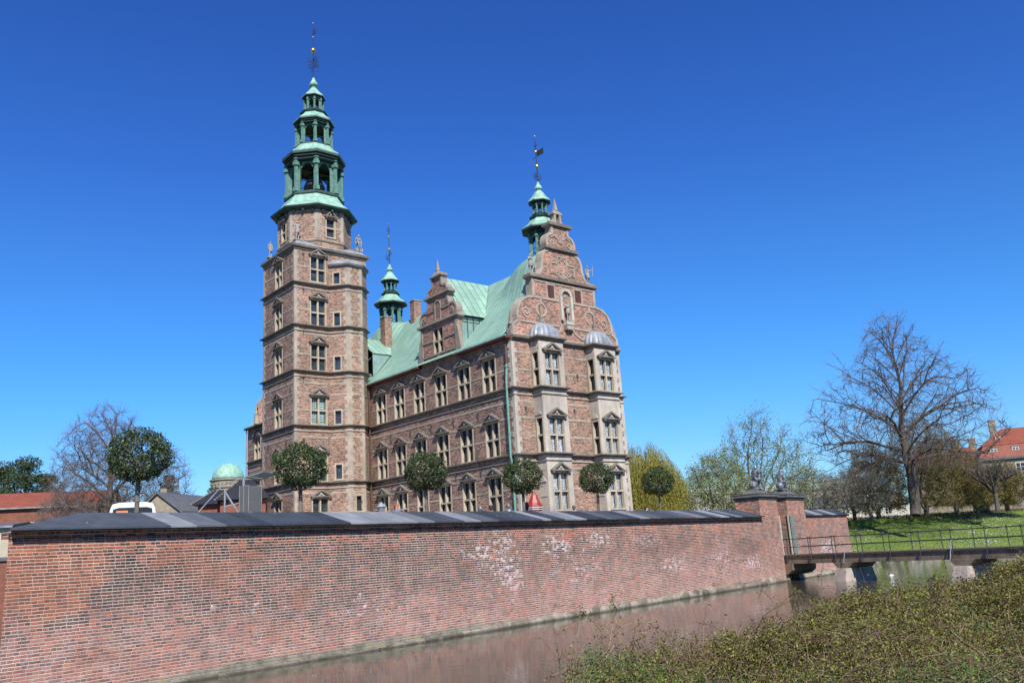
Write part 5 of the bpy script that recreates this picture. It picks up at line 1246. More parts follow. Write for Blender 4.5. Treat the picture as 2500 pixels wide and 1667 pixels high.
BT = [(340, 1112, 30.0, 1.0, 'leftmost, largest-looking clipped ball tree, in front of the white van'), (733, 1138, 34.5, 1.0, 'clipped ball tree in front of the tall tower'), (1038, 1152, 41.4, 1.0, 'clipped ball tree in front of the long window front'),
      (1274, 1163, 46.0, 1.0, 'clipped ball tree at the castle corner by the copper downpipe'), (1456, 1167, 51.5, 1.0, 'clipped ball tree between the two sandstone bays'), (1606, 1176, 57.0, 1.0, 'rightmost clipped ball tree, standing before the yellow willow')]
for i, (px, py, Y, Rr, lb) in enumerate(BT):
    p = at(px, py, Y); ball_tree((p[0], p[1], GZ), Rr, p[2]-GZ, lb, 20+i)

# ---- bare trees: leader and curved limbs laid out by hand, fine branching grown into the crown
def limb(nodes, par, start, az, length, rise, droop, r_, step=0.5, wob=0.08):
    """append a curved limb; rise = initial slope, droop = how far it bends over"""
    p = nodes[start].copy(); n = max(4, int(length/step)); pi_ = start; a = az; ids = []
    for k in range(n):
        t = k/n; sl = rise-droop*t*1.6+r_.normal()*0.13; a += r_.normal()*wob
        d = np.array([math.cos(a), math.sin(a), sl]); d /= np.linalg.norm(d); p = p+d*step
        nodes.append(p.copy()); par.append(pi_); pi_ = len(nodes)-1; ids.append(pi_)
    return ids
def bare_tree(px, py_base, Y, gz_, label, build, prof, natt, seed, rt, **kw):
    r_ = np.random.default_rng(seed); p = at(px, py_base, Y); o = thing('bare_tree', label, 'tree', (p[0], p[1], gz_))
    nodes, par = build(r_); att = np.concatenate([envelope_points(int(natt*f), r_, pr, *c) for pr, c, f in prof])
    st = kw.pop('step', 0.5); kl = kw.pop('kill', 0.6); inf = kw.pop('infl', 3.0)
    N, par = colonize(att, nodes, st, kl, inf, r_, par=par, iters=60); tree_mesh('bare_tree', N, par, r_, rt, kw.pop('rmin', 0.03), kw.pop('mats', (M['bark'], M['twig'])), o, **kw); return o
def lead_tree(r_):
    nodes = [np.array([0.0, 0, 0])]; par = [-1]
    for k in range(1, 41):
        z = k*0.53; nodes.append(np.array([0.03*z+0.18*math.sin(z*0.55)+0.05*math.sin(z*1.9), 0.12*math.sin(z*0.7+1), z])); par.append(k-1)
    az = 0.4
    for k in range(30):
        h = 5.2+15.0*(k/30)**1.05+r_.uniform(-0.3, 0.3); az += 2.399+r_.uniform(-0.5, 0.5); si = min(39, int(h/0.53)); f = (h-5)/16
        L = (9.6*(1-f)**0.75+1.2)*r_.uniform(0.8, 1.1); L *= 0.62+0.38*abs(math.cos(az)); rise = 0.55+1.7*f+r_.uniform(-0.1, 0.25); dr = 0.50*(1-f)+0.30
        ids = limb(nodes, par, si, az, L, rise, dr, r_, 0.5)
        for q in range(int(2+L/2.6)):
            s0 = ids[min(len(ids)-1, int(len(ids)*r_.uniform(0.2, 0.85)))]; limb(nodes, par, s0, az+r_.choice([-1, 1])*r_.uniform(0.4, 0.95), L*r_.uniform(0.25, 0.5), rise*0.8+r_.uniform(0.0, 0.5), dr*0.8, r_, 0.5, 0.1)
    # three long heavy limbs seen in the photograph
    for h, az, L, rs, dr in ((5.3, 0.1, 10.5, 0.42, 0.55), (8.4, 0.15, 9.6, 1.15, 0.95), (7.0, 3.1, 10.8, 0.42, 0.40), (12.0, 0.25, 5.5, 1.7, 0.9), (9.3, 2.9, 8.2, 0.9, 0.5), (5.6, 2.9, 6.5, 0.55, 0.9)):
        ids = limb(nodes, par, int(h/0.53), az, L, rs, dr, r_, 0.5)
        for q in range(6): limb(nodes, par, ids[int(len(ids)*r_.uniform(0.25, 0.95))], az+r_.uniform(-1, 1), L*r_.uniform(0.2, 0.45), r_.uniform(-0.2, 1.3), 0.3, r_, 0.5, 0.1)
    return nodes, par
bare_tree(2235, 1252, 95, 4.3, 'tall bare tree with a thick trunk and wide spreading crown on the lawn edge', lead_tree,
  [([(4.5, 6.5), (7.5, 9.3), (10.5, 9.9), (13, 8.8), (15.5, 6.8), (17.5, 4.8), (19.5, 3.9), (21.3, 2.4), (22.4, 0.8)], (0.3, 0, 0.1, 0.1), 1.0)],
  3000, 5, 0.58, twigs=2, tw_len=0.95, twig_r=0.0125, expo=1.85, rmin=0.022, step=0.42, kill=0.5, infl=2.6, mats=(M['bark_d'], M['twig']))
def fork_tree(r_):
    nodes = [np.array([0.0, 0, 0])]; par = [-1]
    for k in range(1, 28):
        z = k*0.5; nodes.append(np.array([0.15*math.sin(z*0.6), 0.1*math.sin(z), z])); par.append(k-1)
    az = 1.0
    for k in range(20):
        h = 2.2+9.5*(k/20)+r_.uniform(-0.3, 0.3); az += 2.399+r_.uniform(-0.4, 0.4); f = (h-2)/11; L = (6.0*(1-f)+1.6)*r_.uniform(0.85, 1.1)*(0.6+0.4*abs(math.cos(az))); rise = 0.35+1.2*f+r_.uniform(0, 0.3)
        ids = limb(nodes, par, min(26, int(h/0.5)), az, L, rise, 0.4*(1-f)+0.2, r_, 0.45)
        for q in range(int(2+L/2)): limb(nodes, par, ids[int(len(ids)*r_.uniform(0.2, 0.9))], az+r_.choice([-1, 1])*r_.uniform(0.4, 0.9), L*r_.uniform(0.25, 0.5), rise+r_.uniform(-0.2, 0.5), 0.3, r_, 0.45, 0.1)
    return nodes, par
bare_tree(268, 1262, 75, 3.4, 'broad bare tree behind the leftmost ball tree', fork_tree, [([(1.8, 5.6), (4.5, 5.8), (7, 5.0), (9.5, 4.1), (11.5, 3.4), (13.3, 2.1), (14.5, 0.7)], (-0.8, 0, 0.1, 0.1), 0.82), ([(3.5, 1.0), (6.5, 2.8), (9, 2.2), (10.5, 0.8)], (4.4, 0, 0.1, 0), 0.18)],
  3800, 9, 0.5, twigs=5, tw_len=0.8, twig_r=0.010, expo=1.9, rmin=0.016, step=0.35, kill=0.42, infl=2.2)

# ---- leafing tree behind the pillars, willow, ochre trees, blossom trees, pines
def leafy(px, Y, gz_, label, prof, natt, seed, rt, leafmat, nleaf, leaf, name='leafy_tree', group=None, th=5, bark='bark', **kw):
    r_ = np.random.default_rng(seed); p = at(px, 1250, Y); o = thing(name, label, 'tree', (p[0], p[1], gz_), 0, group)
    att = np.concatenate([envelope_points(natt, r_, pr, *c) for pr, c in prof]); st = kw.pop('step', 0.5); kl = kw.pop('kill', 0.7); inf = kw.pop('infl', 5)
    N, par = colonize(att, trunk_line(th, r_, max(3, int(th/st)), kw.pop('lean', 0), 0.06), st, kl, inf, r_, gravity=kw.pop('grav', 0.1))
    tree_mesh(name, N, par, r_, rt, kw.pop('rmin', 0.02), (M[bark], M[bark]), o, leafmat=leafmat, leaf=leaf, nleaf=nleaf, **kw); return o
leafy(1855, 90, 3.6, 'tall loose tree with small fresh leaves behind the gate pillars', [([(1.5, 5.0), (4, 6.0), (6.5, 5.2), (8.5, 4.0), (10.5, 2.6), (12.2, 0.9)], (0.6, 0, 0.1, 0.1))], 900, 31, 0.28, M['fresh'], 17000, 0.15, th=2.5, twigs=3, tw_len=1.2, twig_r=0.011, leaf_spread=0.18, bark='bark', grav=0.45)
leafy(1762, 86, 3.6, 'lower dense fresh-leaved tree left of the gate pillars', [([(0.6, 2.6), (2.5, 4.0), (5, 3.4), (7.5, 1.6), (8.2, 0.5)], (0, 0, 0.1, 0.1))], 500, 32, 0.2, M['fresh'], 12000, 0.15, th=1.5, twigs=3, tw_len=0.8, twig_r=0.011, leaf_spread=0.2, bark='bark_l')
leafy(1738, 96, 3.6, 'pinkish bare-twigged tree at the far left of the grove behind the wall', [([(0.6, 2.6), (3, 3.6), (5.5, 3.2), (7.6, 1.4), (8.4, 0.4)], (0, 0, 0.1, 0.1))], 500, 33, 0.18, M['blossom'], 2500, 0.12, th=1.5, twigs=4, tw_len=1.0, twig_r=0.014, leaf_spread=0.2, bark='twig')
def willow(px, py, Y, label):
    r_ = np.random.default_rng(77); p = at(px, py, Y); h = p[2]-GZ; o = thing('willow_tree', label, 'tree', (p[0], p[1], GZ))
    b = MB(); b.tube([(0, 0, 0), (0.2, 0, 2), (0, 0, h*0.6)], [0.35, 0.25, 0.12], 8)
    for k in range(16):
        a = k*2.4; q = 1.5+2.2*((k*7) % 5)/5; b.tube([(0, 0, h*0.3+0.1*k), (q*0.5*math.cos(a), q*0.5*math.sin(a), h*0.65), (q*math.cos(a), q*math.sin(a), h*0.85)], [0.11, 0.07, 0.03], 5)
    b.build('trunk', M['bark_l'], o)
    Cs = []; S = []; E_ = []
    for k in range(2700):
        a = r_.uniform(0, 2*PI); q = 3.9*r_.uniform(0.05, 1)**0.5; z0 = h*(1.0-0.36*(q/3.9)**2)*r_.uniform(0.72, 1.03); L = r_.uniform(0.45, 1.0)*z0
        x, y = q*math.cos(a), q*math.sin(a); n = int(L/0.16); t = np.linspace(0, 1, n)
        sway = 0.35*r_.normal(); X = x+math.cos(a)*0.7*np.sqrt(t)+sway*t*0.4; Yy = y+math.sin(a)*0.7*np.sqrt(t); Zz = z0-L*t**1.2
        Cs.append(np.stack([X, Yy, Zz], 1)); 
    C = np.concatenate(Cs); C = C+r_.normal(size=C.shape)*0.035; n = len(C)
    ax = np.stack([r_.normal(0, 0.18, n), r_.normal(0, 0.18, n), -np.ones(n)], 1); ax /= np.linalg.norm(ax, axis=1)[:, None]; sd = np.cross(ax, r_.normal(size=(n, 3))); sd /= np.linalg.norm(sd, axis=1)[:, None]
    V = np.empty((n, 4, 3)); V[:, 0] = C-ax*0.1; V[:, 1] = C+sd*0.026; V[:, 2] = C+ax*0.1; V[:, 3] = C-sd*0.026
    np_mesh('crown', V.reshape(-1, 3), np.arange(4*n).reshape(-1, 4), M['willow'], o)
willow(1556, 1078, 86, 'yellow-green weeping willow beyond the right corner of the castle')
# ochre budding trees and dark-limbed pollards behind the lawn
OC = [(2145, 110, 6.0, 9.4, 'ochre budding tree just left of the big bare trunk'), (2262, 106, 8.6, 12.2, 'tallest ochre budding tree just right of the big bare trunk'), (2335, 110, 7.6, 9.4, 'ochre budding tree in front of the mansion end'), (2388, 112, 4.8, 5.4, 'low ochre budding tree beneath the mansion roof'), (2462, 114, 5.3, 6.0, 'ochre budding tree at the right edge in front of the mansion wall')]
for i, (px, Y, rw, h, lb) in enumerate(OC):
    leafy(px, Y, 4.3, lb, [([(1.0, rw*0.50), (h*0.35, rw*0.62), (h*0.65, rw*0.55), (h*0.9, rw*0.3), (h, 0.4)], (0, 0, 0.1, 0.08))], 620, 50+i, 0.3, M['ochre'], 26000, 0.15, th=1.6, twigs=4, tw_len=0.8, twig_r=0.013, leaf_spread=0.22, name='budding_tree', group='ochre budding trees behind the lawn', bark='bark_d', rmin=0.02)
BL = [(1985, 104, 'white-blossomed tree just right of the gate pillars'), (2035, 100, 'white-blossomed tree above the short wall end'), (2085, 104, 'dark-limbed blossom tree at the left end of the lawn'), (2125, 101, 'dark-limbed blossom tree nearest the big bare tree on its left')]
proto = leafy(BL[0][0], BL[0][1], 4.2, BL[0][2], [([(1.0, 2.2), (2.5, 3.3), (4.5, 3.2), (5.8, 2.0), (6.3, 0.5)], (0, 0, 0.15, 0.1))], 420, 61, 0.22, M['blossom'], 9500, 0.13, th=1.3, twigs=2, tw_len=0.7, twig_r=0.011, leaf_spread=0.2, name='blossom_tree', group='blossom trees and pollards behind the lawn', bark='bark_d', rmin=0.018, twmat=M['bark_l'])
for i, (px, Y, lb) in enumerate(BL[1:]):
    c = copy_tree(proto); p = at(px, 1250, Y); c.location = (p[0], p[1], 4.25); c.rotation_euler = (0, 0, 1.1+i*1.7); s_ = 0.82+0.07*((i*3) % 4); c.scale = (s_, s_, s_*0.95); c['label'] = lb
def pollard(px, Y, label):
    r_ = np.random.default_rng(90); p = at(px, 1250, Y); o = thing('pollard_tree', label, 'tree', (p[0], p[1], 4.3)); b = MB()
    b.tube([(0, 0, 0), (0.05, 0, 1.4), (0, 0, 2.2)], [0.3, 0.22, 0.25], 8); tips = []
    for k in range(9):
        a = k*0.7+r_.uniform(-.2, .2); q = r_.uniform(1.3, 2.9); m_ = (q*0.5*math.cos(a), q*0.5*math.sin(a), 3.2+r_.uniform(-.2, .3)); e = (q*math.cos(a), q*math.sin(a), 4.3+r_.uniform(-.3, .4)); b.tube([(0, 0, 2.0), m_, e], [0.17, 0.12, 0.09], 6); tips += [m_, e, tuple((np.array(m_)+np.array(e))/2)]
    for t_ in tips:
        for k in range(9):
            v = r_.normal(size=3)*0.45; v[2] = abs(v[2])+0.25; b.tube([t_, tuple(np.array(t_)+v), tuple(np.array(t_)+v*1.7+np.array([0, 0, 0.15]))], [0.045, 0.03, 0.012], 3, 0, False)
    b.build('trunk', M['bark_d'], o)
pollard(2437, 104, 'pollarded tree with knuckled bare branches at the right edge of the lawn')
def conifer(px, py_top, Y, gz_, label, rw, n, seed, base=0.12, shape=1.0):
    r_ = np.random.default_rng(seed); p = at(px, py_top, Y); h = p[2]-gz_; o = thing('pine_tree', label, 'tree', (p[0], p[1], gz_), 0, 'dark evergreens beyond the moat')
    b = MB(); b.tube([(0, 0, 0), (0.1, 0, h*0.5), (0, 0, h*0.9)], [0.3, 0.2, 0.05], 7); k_ = 34; cl_ = []
    for k in range(k_):
        z = h*(base+(0.97-base)*r_.uniform(0, 1)); f = (1-(z/h)**(1.6*shape)); a = r_.uniform(0, 2*PI); q = rw*f*r_.uniform(0.35, 1.0); c = (q*math.cos(a), q*math.sin(a), z); cl_.append(c+(rw*0.30+0.3*f*rw*0.45,)); b.tube([(0, 0, z*0.85), c], [0.07, 0.02], 4)
    cl_.append((0, 0, h*0.93, rw*0.18)); b.build('trunk', M['bark'], o); Cs = []
    for x, y, z, q in cl_:
        m = int(n/len(cl_)); d = r_.normal(size=(m, 3)); d /= np.linalg.norm(d, axis=1)[:, None]; d *= (q*r_.uniform(0.3, 1, m)**0.5)[:, None]; d[:, 2] *= 0.55; Cs.append(d+np.array([x, y, z]))
    C = np.concatenate(Cs); V, F = leaf_quads(C, 0.26, r_, 0.4, np.array([[0, 0, 0.7]])); np_mesh('crown', V, F, M['pine'], o)
for px, py, Y, lb, rw in ((15, 1128, 98, 'dark pine at the left edge of the picture', 4.2), (68, 1118, 96, 'broadest dark pine at the left, topmost of the clump', 4.6), (112, 1158, 100, 'lowest dark pine at the right of the left clump', 3.4)):
    conifer(px, py, Y, 3.4, lb, rw, 15000, int(px), 0.15, 2.2)
conifer(413, 1152, 100, 3.4, 'small rounded evergreen behind the barn roof', 2.2, 3500, 3, 0.1); conifer(474, 1203, 95, 3.4, 'tiny pointed conifer between barn and tiled pavilion', 1.3, 1800, 4); conifer(520, 1188, 105, 3.4, 'conifer half hidden by the tiled pavilion below the dome', 2.6, 2600, 6)
leafy(200, 72, 3.4, 'brown bushy shrub in front of the red tiled house', [([(0.5, 2.5), (2.0, 3.4), (4.0, 2.6), (5.4, 0.8)], (0, 0, 0.1, 0.1))], 350, 71, 0.12, M['ochre'], 2500, 0.10, th=0.8, twigs=5, tw_len=0.9, twig_r=0.012, name='shrub', bark='twig')
leafy(375, 78, 3.4, 'brown bushy shrub behind the leftmost ball tree trunk', [([(0.5, 2.0), (2.5, 3.2), (5.0, 2.4), (6.4, 0.8)], (0, 0, 0.1, 0.1))], 300, 72, 0.12, M['ochre'], 2500, 0.10, th=0.8, twigs=5, tw_len=0.9, twig_r=0.012, name='shrub', bark='twig')

# ---- low hedge along the lawn top and daisies
V = []; 
r_ = np.random.default_rng(6); LVa = np.array(LV).reshape(LNY+1, LNX+1, 3)
top = LVa[-1]; C = []
for i in range(LNX):
    m = 240; t = r_.uniform(0, 1, (m, 1)); q = top[i]*(1-t)+top[i+1]*t; q = q+r_.normal(size=(m, 3))*np.array([0.15, 0.2, 0.10]); q[:, 2] += 0.12; C.append(q)
V, F = leaf_quads(np.concatenate(C), 0.13, r_, 0.5); tag(np_mesh('hedge', V, F, islands('brown_hedge', [(0, (0.06, 0.035, 0.02)), (1, (0.16, 0.09, 0.05))], 0.8)), 'low brown clipped hedge along the top of the lawn', 'hedge')
m = 9000; a = r_.uniform(0, LNX-1e-3, m); b_ = r_.uniform(0.3, LNY-1e-3, m); keep = (np.sin(a*0.8+b_*0.9)+np.sin(a*0.31-b_*0.5+2)+r_.normal(size=m)*0.8) > 0.5; a, b_ = a[keep], b_[keep]
ia, ib = a.astype(int), b_.astype(int); fa, fb = (a-ia)[:, None], (b_-ib)[:, None]
Q = LVa[ib, ia]*(1-fa)*(1-fb)+LVa[ib, ia+1]*fa*(1-fb)+LVa[ib+1, ia]*(1-fa)*fb+LVa[ib+1, ia+1]*fa*fb; Q[:, 2] += 0.07
V, F = leaf_quads(Q, 0.075, r_, 0.9, np.array([[0, -0.6, 1.2]]), 0.4); tag(np_mesh('daisies', V, F, M['white']), 'white daisies scattered over the lawn', 'flowers', kind='stuff')
# tufts of grass so the lawn is not a flat sheet
m = 26000; a = r_.uniform(0, LNX-1e-3, m); b_ = r_.uniform(0.2, LNY-1e-3, m); ia, ib = a.astype(int), b_.astype(int); fa, fb = (a-ia)[:, None], (b_-ib)[:, None]
Q = LVa[ib, ia]*(1-fa)*(1-fb)+LVa[ib, ia+1]*fa*(1-fb)+LVa[ib+1, ia]*(1-fa)*fb+LVa[ib+1, ia+1]*fa*fb; Q[:, 2] += 0.04
V, F = leaf_quads(Q, 0.15, r_, 0.35, np.array([[0, -0.3, 0.5]])); tag(np_mesh('grass', V, F, islands('grass_blades', [(0, (0.055, 0.10, 0.012)), (0.6, (0.09, 0.145, 0.018)), (1, (0.15, 0.175, 0.032))], 0.8, None, 0.2)), 'short green grass tufts covering the lawn bank', 'grass', kind='stuff')
# rocks on the lawn shore
for i in range(46):
    s = i/46*0.9; e = np.array([27.0+s*60, 84.0+s*24.0]); q = e+np.array([0.1*math.sin(i*5), 0.3+0.3*math.sin(i*3.3)])
    if i == 0:
        b = MB(); b.ball((0, 0, 0), 0.55, 7, 0, (1.3, 0.8, 0.55)); rk = b.build('shore_rock', M['granite'], None, (q[0], q[1], 0.1)); tag(rk, 'rounded granite rock in the row along the lawn shore', 'rock', 'rocks along the lawn shore'); 
        for v in rk.data.vertices: v.co *= 1+0.18*math.sin(v.co.x*9+v.co.y*7)
    else: c = rk.copy(); COL.objects.link(c); c.location = (q[0], q[1], 0.08+0.08*math.sin(i)); c.rotation_euler = (0.3*math.sin(i), 0.2*math.cos(i*2), i*1.3); s_ = 0.7+0.4*abs(math.sin(i*2.1)); c.scale = (s_, s_, s_)
# ---- near bank with brambles
bank_m = np.array([-0.02, 0.066, 0.10, 0.16, 0.215, 0.27, 0.31, 0.35, 0.375, 0.43, 0.46, 0.50, 0.54, 0.58, 0.66, 0.80])
bank_Y = np.array([6.3, 7.2, 8.0, 9.2, 10.0, 10.8, 11.4, 11.8, 12.2, 12.8, 13.2, 13.6, 13.9, 14.2, 14.8, 15.5])
bank_px = [1100, 1395, 1455, 1570, 1718, 1806, 1895, 1976, 2027, 2155, 2206, 2308, 2385, 2500, 2660, 2900]
bank_py = [1760, 1652, 1622, 1614, 1588, 1558, 1532, 1516, 1490, 1474, 1452, 1436, 1420, 1386, 1366, 1345]
bank_e = np.array([at(a, b_, c) for a, b_, c in zip(bank_px, bank_py, bank_Y)])
bm = bank_e[:, 0]/bank_e[:, 1]
def bank_top(x, y):
    m = x/np.maximum(y, 0.1); Yf = np.interp(m, bm, bank_Y); zf = np.interp(m, bm, bank_e[:, 2])
    t = np.clip((Yf-y)/np.maximum(Yf-3.0, 0.1), -1, 1); near = 1.72+0.15*m
    z = zf+(near-zf)*np.clip(t, 0, 1)**1.1
    z = z+0.24*np.sin(x*1.7+y*0.6)*np.sin(y*1.3-x*0.5+1)*np.clip(t*4, 0, 1)+0.13*np.sin(x*4.1+1)*np.sin(y*3.3)*np.clip(t*5, 0, 1)
    return z, t
def bank_ground():
    xs = np.linspace(-6, 40, 93); ys = np.linspace(-6, 34, 81); X, Y = np.meshgrid(xs, ys)
    m = X/np.maximum(Y, 0.1); Yf = np.interp(m, bm, bank_Y); zt, t = bank_top(X, Y); z = zt-0.45
    over = Y-Yf; z = np.where(over > -0.4, z-(np.maximum(over+0.4, 0))*0.62, z)
    lx = X-(0.0+0.02*Y); z = np.where((X < 0.4), z-(0.4-X)*0.55, z); z = np.where(Y < 3, np.minimum(z, 1.3), z); z = np.maximum(z, -0.6)
    V = np.stack([X, Y, z], 2).reshape(-1, 3); nx = len(xs); F = np.array([(j*nx+i, j*nx+i+1, (j+1)*nx+i+1, (j+1)*nx+i) for j in range(len(ys)-1) for i in range(nx-1)])
    return struct(np_mesh('near_bank', V, F, M['soil']))
bank_ground()
r_ = np.random.default_rng(12)
def bank_pts(n, depth=0.4, up=0.06):
    out = []
    while sum(len(o) for o in out) < n:
        m = r_.uniform(0.03, 0.70, n); y = r_.uniform(3.2**1.5, 15**1.5, n)**(1/1.5); x = m*y; Yf = np.interp(m, bm, bank_Y); k = y < Yf+0.15
        x, y = x[k], y[k]; z, t = bank_top(x, y)
        cl = np.sin(x*7.3+np.sin(y*5.1)*1.5)*np.sin(y*6.1+np.sin(x*4.7))
        z = z+0.12*cl-depth*r_.uniform(0, 1, len(x))**1.3+up*np.abs(r_.normal(size=len(x)))*1.2
        out.append(np.stack([x, y, z], 1))
    return np.concatenate(out)[:n]
P_ = bank_pts(460000)
g_ = np.sin(P_[:, 0]*1.3+P_[:, 1]*0.7+1.0)+np.sin(P_[:, 1]*1.9-P_[:, 0]*0.9)+r_.normal(size=len(P_))*0.5+(6.5-P_[:, 1])*0.28
fern = g_ > 0.95
lsz = lambda q, k: np.clip(0.0036*q[:, 1], 0.013, 0.05)*k*r_.uniform(0.65, 1.5, len(q))
V, F = leaf_quads(P_[~fern], lsz(P_[~fern], 0.74), r_, 0.55, np.array([[0, -0.1, 0.5]])); tag(np_mesh('brambles', V, F, M['bramble']), 'dense brownish green bramble foliage on the near bank', 'brambles', kind='stuff')
V, F = leaf_quads(P_[fern], lsz(P_[fern], 0.7), r_, 0.6, np.array([[0, -0.1, 0.6]])); tag(np_mesh('nettles', V, F, M['fern']), 'brighter green nettle leaves growing among the brambles', 'undergrowth', kind='stuff')
# tangled canes
def canes(n, Lr, rad, rise, edge=False, pts=None):
    C = pts if pts is not None else bank_pts(n, 0.25, 0.0); n = len(C); D = r_.normal(size=(n, 3)); D[:, 2] = np.abs(D[:, 2])*0.4+rise; D /= np.linalg.norm(D, axis=1)[:, None]; L = r_.uniform(Lr[0], Lr[1], n)[:, None]; parts = []; cur = C; lf = []
    K = 7
    for k in range(K):
        nx = cur+D*L/K; ra = np.full(n, rad*(1-k/K*0.6)); parts.append(seg_tubes(cur, nx, ra, ra*0.9, 3)); D = D+r_.normal(size=D.shape)*0.10; D[:, 2] -= rise*0.42; D /= np.linalg.norm(D, axis=1)[:, None]; cur = nx; lf.append(cur)
    return join(parts), np.concatenate(lf)
(V, F), lf1 = canes(5200, (0.25, 0.7), 0.0028, 0.45)
pe = []
for k in range(44):
    i = r_.uniform(1, len(bm)-6); a = int(i); f = i-a; e = bank_e[a]*(1-f)+bank_e[a+1]*f; e = e.copy(); e[1] -= r_.uniform(0, 0.8); e[0] = e[0]*e[1]/(e[1]+0.4); e[2] -= 0.1; pe.append(e)
(V2, F2), lf2 = canes(0, (0.7, 1.7), 0.0042, 0.85, pts=np.array(pe))
V, F = join([(V, F), (V2, F2)]); tag(np_mesh('bramble_canes', V, F, M['cane']), 'thin brown bramble canes arching out of the foliage', 'brambles', kind='stuff')
lf = np.concatenate([lf1[r_.integers(0, len(lf1), 16000)], np.repeat(lf2, 9, axis=0)]); V, F = leaf_quads(lf+r_.normal(size=lf.shape)*0.022, 0.026, r_, 0.55); tag(np_mesh('bramble_buds', V, F, M['bramble']), 'small budding leaves strung along the arching canes', 'brambles', kind='stuff')

# ================================================================ background buildings
M['plaster'] = plain('cream_plaster', (0.36, 0.32, 0.24), 0.9, 0.12, 1.0); M['plaster_w'] = plain('pale_facade', (0.40, 0.385, 0.35), 0.9, 0.1, 0.5)
M['brick_far'] = plain('distant_red_brick', (0.17, 0.062, 0.04), 0.9, 0.25, 2.5); M['brick_beige'] = plain('beige_brick', (0.22, 0.185, 0.135), 0.9, 0.2, 3.0); M['dark_glass'] = plain('dark_window', (0.02, 0.025, 0.03), 0.1, 0.2)
def tile_mat(name, c, pitch=0.42):
    t = NT(name); O = t.sep(t.obj()); P = t.pos(); a = t.math('FRACT', t.math('DIVIDE', O[0], pitch)); b = t.math('FRACT', t.math('DIVIDE', O[2], pitch*0.9))
    e = t.ramp(t.math('MINIMUM', t.math('ABSOLUTE', t.math('SUBTRACT', a, 0.5)), t.math('MULTIPLY', t.math('ABSOLUTE', t.math('SUBTRACT', b, 0.5)), 1.0)), [(0.05, 0.72), (0.16, 1.0)])
    n = t.ramp(t.noise(P, 1.2, 5, 0.7), [(0.3, tuple(x*0.75 for x in c)), (0.7, tuple(min(1, x*1.2) for x in c))]); col = t.mix(1.0, n, e, 'MULTIPLY'); return t.fin(col, 0.75)
M['tile'] = tile_mat('red_roof_tile', (0.23, 0.060, 0.030), 0.34); M['tile_b'] = tile_mat('black_glazed_tile', (0.028, 0.028, 0.031), 0.2); M['slate_roof'] = plain('slate_roof', (0.085, 0.09, 0.105), 0.6, 0.2, 2.0)
M['tile'].node_tree.nodes['Principled BSDF'].inputs['Roughness'].default_value = 0.7; M['tile_b'].node_tree.nodes['Principled BSDF'].inputs['Roughness'].default_value = 0.35
def win(parent, x, y, z, w, h, face=-1, cols=2, rows=3, m='white'):
    f = MB(); d = 0.05
    f.box(x-w/2, x+w/2, y-0.04, y+0.02, z, z+0.07); f.box(x-w/2, x+w/2, y-0.04, y+0.02, z+h-0.07, z+h)
    for k in range(cols+1): xx = x-w/2+0.035+(w-0.07)*k/cols; f.box(xx-0.035, xx+0.035, y-0.045, y+0.02, z+0.07, z+h-0.07)
    for k in range(1, rows): zz = z+h*k/rows; f.box(x-w/2, x+w/2, y-0.035, y+0.02, zz-0.025, zz+0.025)
    o = f.build('window', M[m], parent); g = MB(); g.box(x-w/2+0.02, x+w/2-0.02, y-0.012, y-0.004, z+0.02, z+h-0.02); g.build('pane', M['dark_glass'], o); return o
def gabled_house(name, label, loc, rot, W, D, he, hr, wallm, roofm, wins=(), hip=0.0, over=0.25, cat='house'):
    """x along the ridge 0..W, y depth 0..D"""
    o = thing(name, label, cat, loc, rot); b = MB(); b.box(0, W, 0, D, -1.5, he)
    if hip == 0:
        for x in (0, W): b.poly([(x, 0, he), (x, D, he), (x, D/2, hr-0.1)])
    b.build('wall', M[wallm], o); r = MB(); v = over; hp = hip
    A = (-v, -v, he-0.1); B = (W+v, -v, he-0.1); C = (W+v, D+v, he-0.1); Dd = (-v, D+v, he-0.1); E1 = (hp-(v if hp == 0 else 0), D/2, hr); E2 = (W-hp+(v if hp == 0 else 0), D/2, hr)
    for q in ([A, B, E2, E1], [C, Dd, E1, E2]): r.prism(q, (0, 0, 0.12))
    if hp: r.prism([B, C, E2], (0, 0, 0.12)); r.prism([Dd, A, E1], (0, 0, 0.12))
    r.build('roof', M[roofm], o); g = MB(); g.box(-v, W+v, -v-0.12, -v, he-0.18, he-0.06); g.build('gutter', M['lead'], o)
    for w_ in wins: win(o, w_[0], 0, w_[1], *w_[2:])
    return o
# left: long red-tiled house
pa = at(-160, 1246, 80); pb = at(262, 1246, 84)
L_ = math.hypot(pb[0]-pa[0], pb[1]-pa[1]); rot = math.atan2(pb[1]-pa[1], pb[0]-pa[0])
h1 = gabled_house('brick_house', 'long red brick house with a red tiled roof behind the moat on the left', (pa[0], pa[1], 3.4), rot, L_, 8, pa[2]-3.4, at(60, 1207, 84)[2]-3.4+0.2, 'brick_far', 'tile', [(k*1.9+0.9, 4.15, 0.95, 1.0) for k in range(8)])
pc = at(-20, 1276, 64); gabled_house('garden_house', 'cream plastered house with white window at the far left edge', (pc[0]-3.5, 64, 3.4), R(8), 4.6, 5, pc[2]-3.4-0.2, pc[2]-3.4, 'plaster', 'slate_roof', [(3.55, 1.75, 0.8, 1.3)])
qb = MB(); pq = at(12, 1360, 60); qb.box(-30, 0.6, 0, 1, -0.5, pq[2]-0.25); qo = thing('quay_wall', 'distant brick quay wall with dark coping at the far left edge', 'wall', (pq[0], 59.6, 0), 0); qb.build('brickwork', M['brick_far'], qo)
qb = MB(); qb.box(-30, 0.75, -0.15, 1.15, pq[2]-0.25, pq[2]); qb.build('coping', M['slate_roof'], qo)
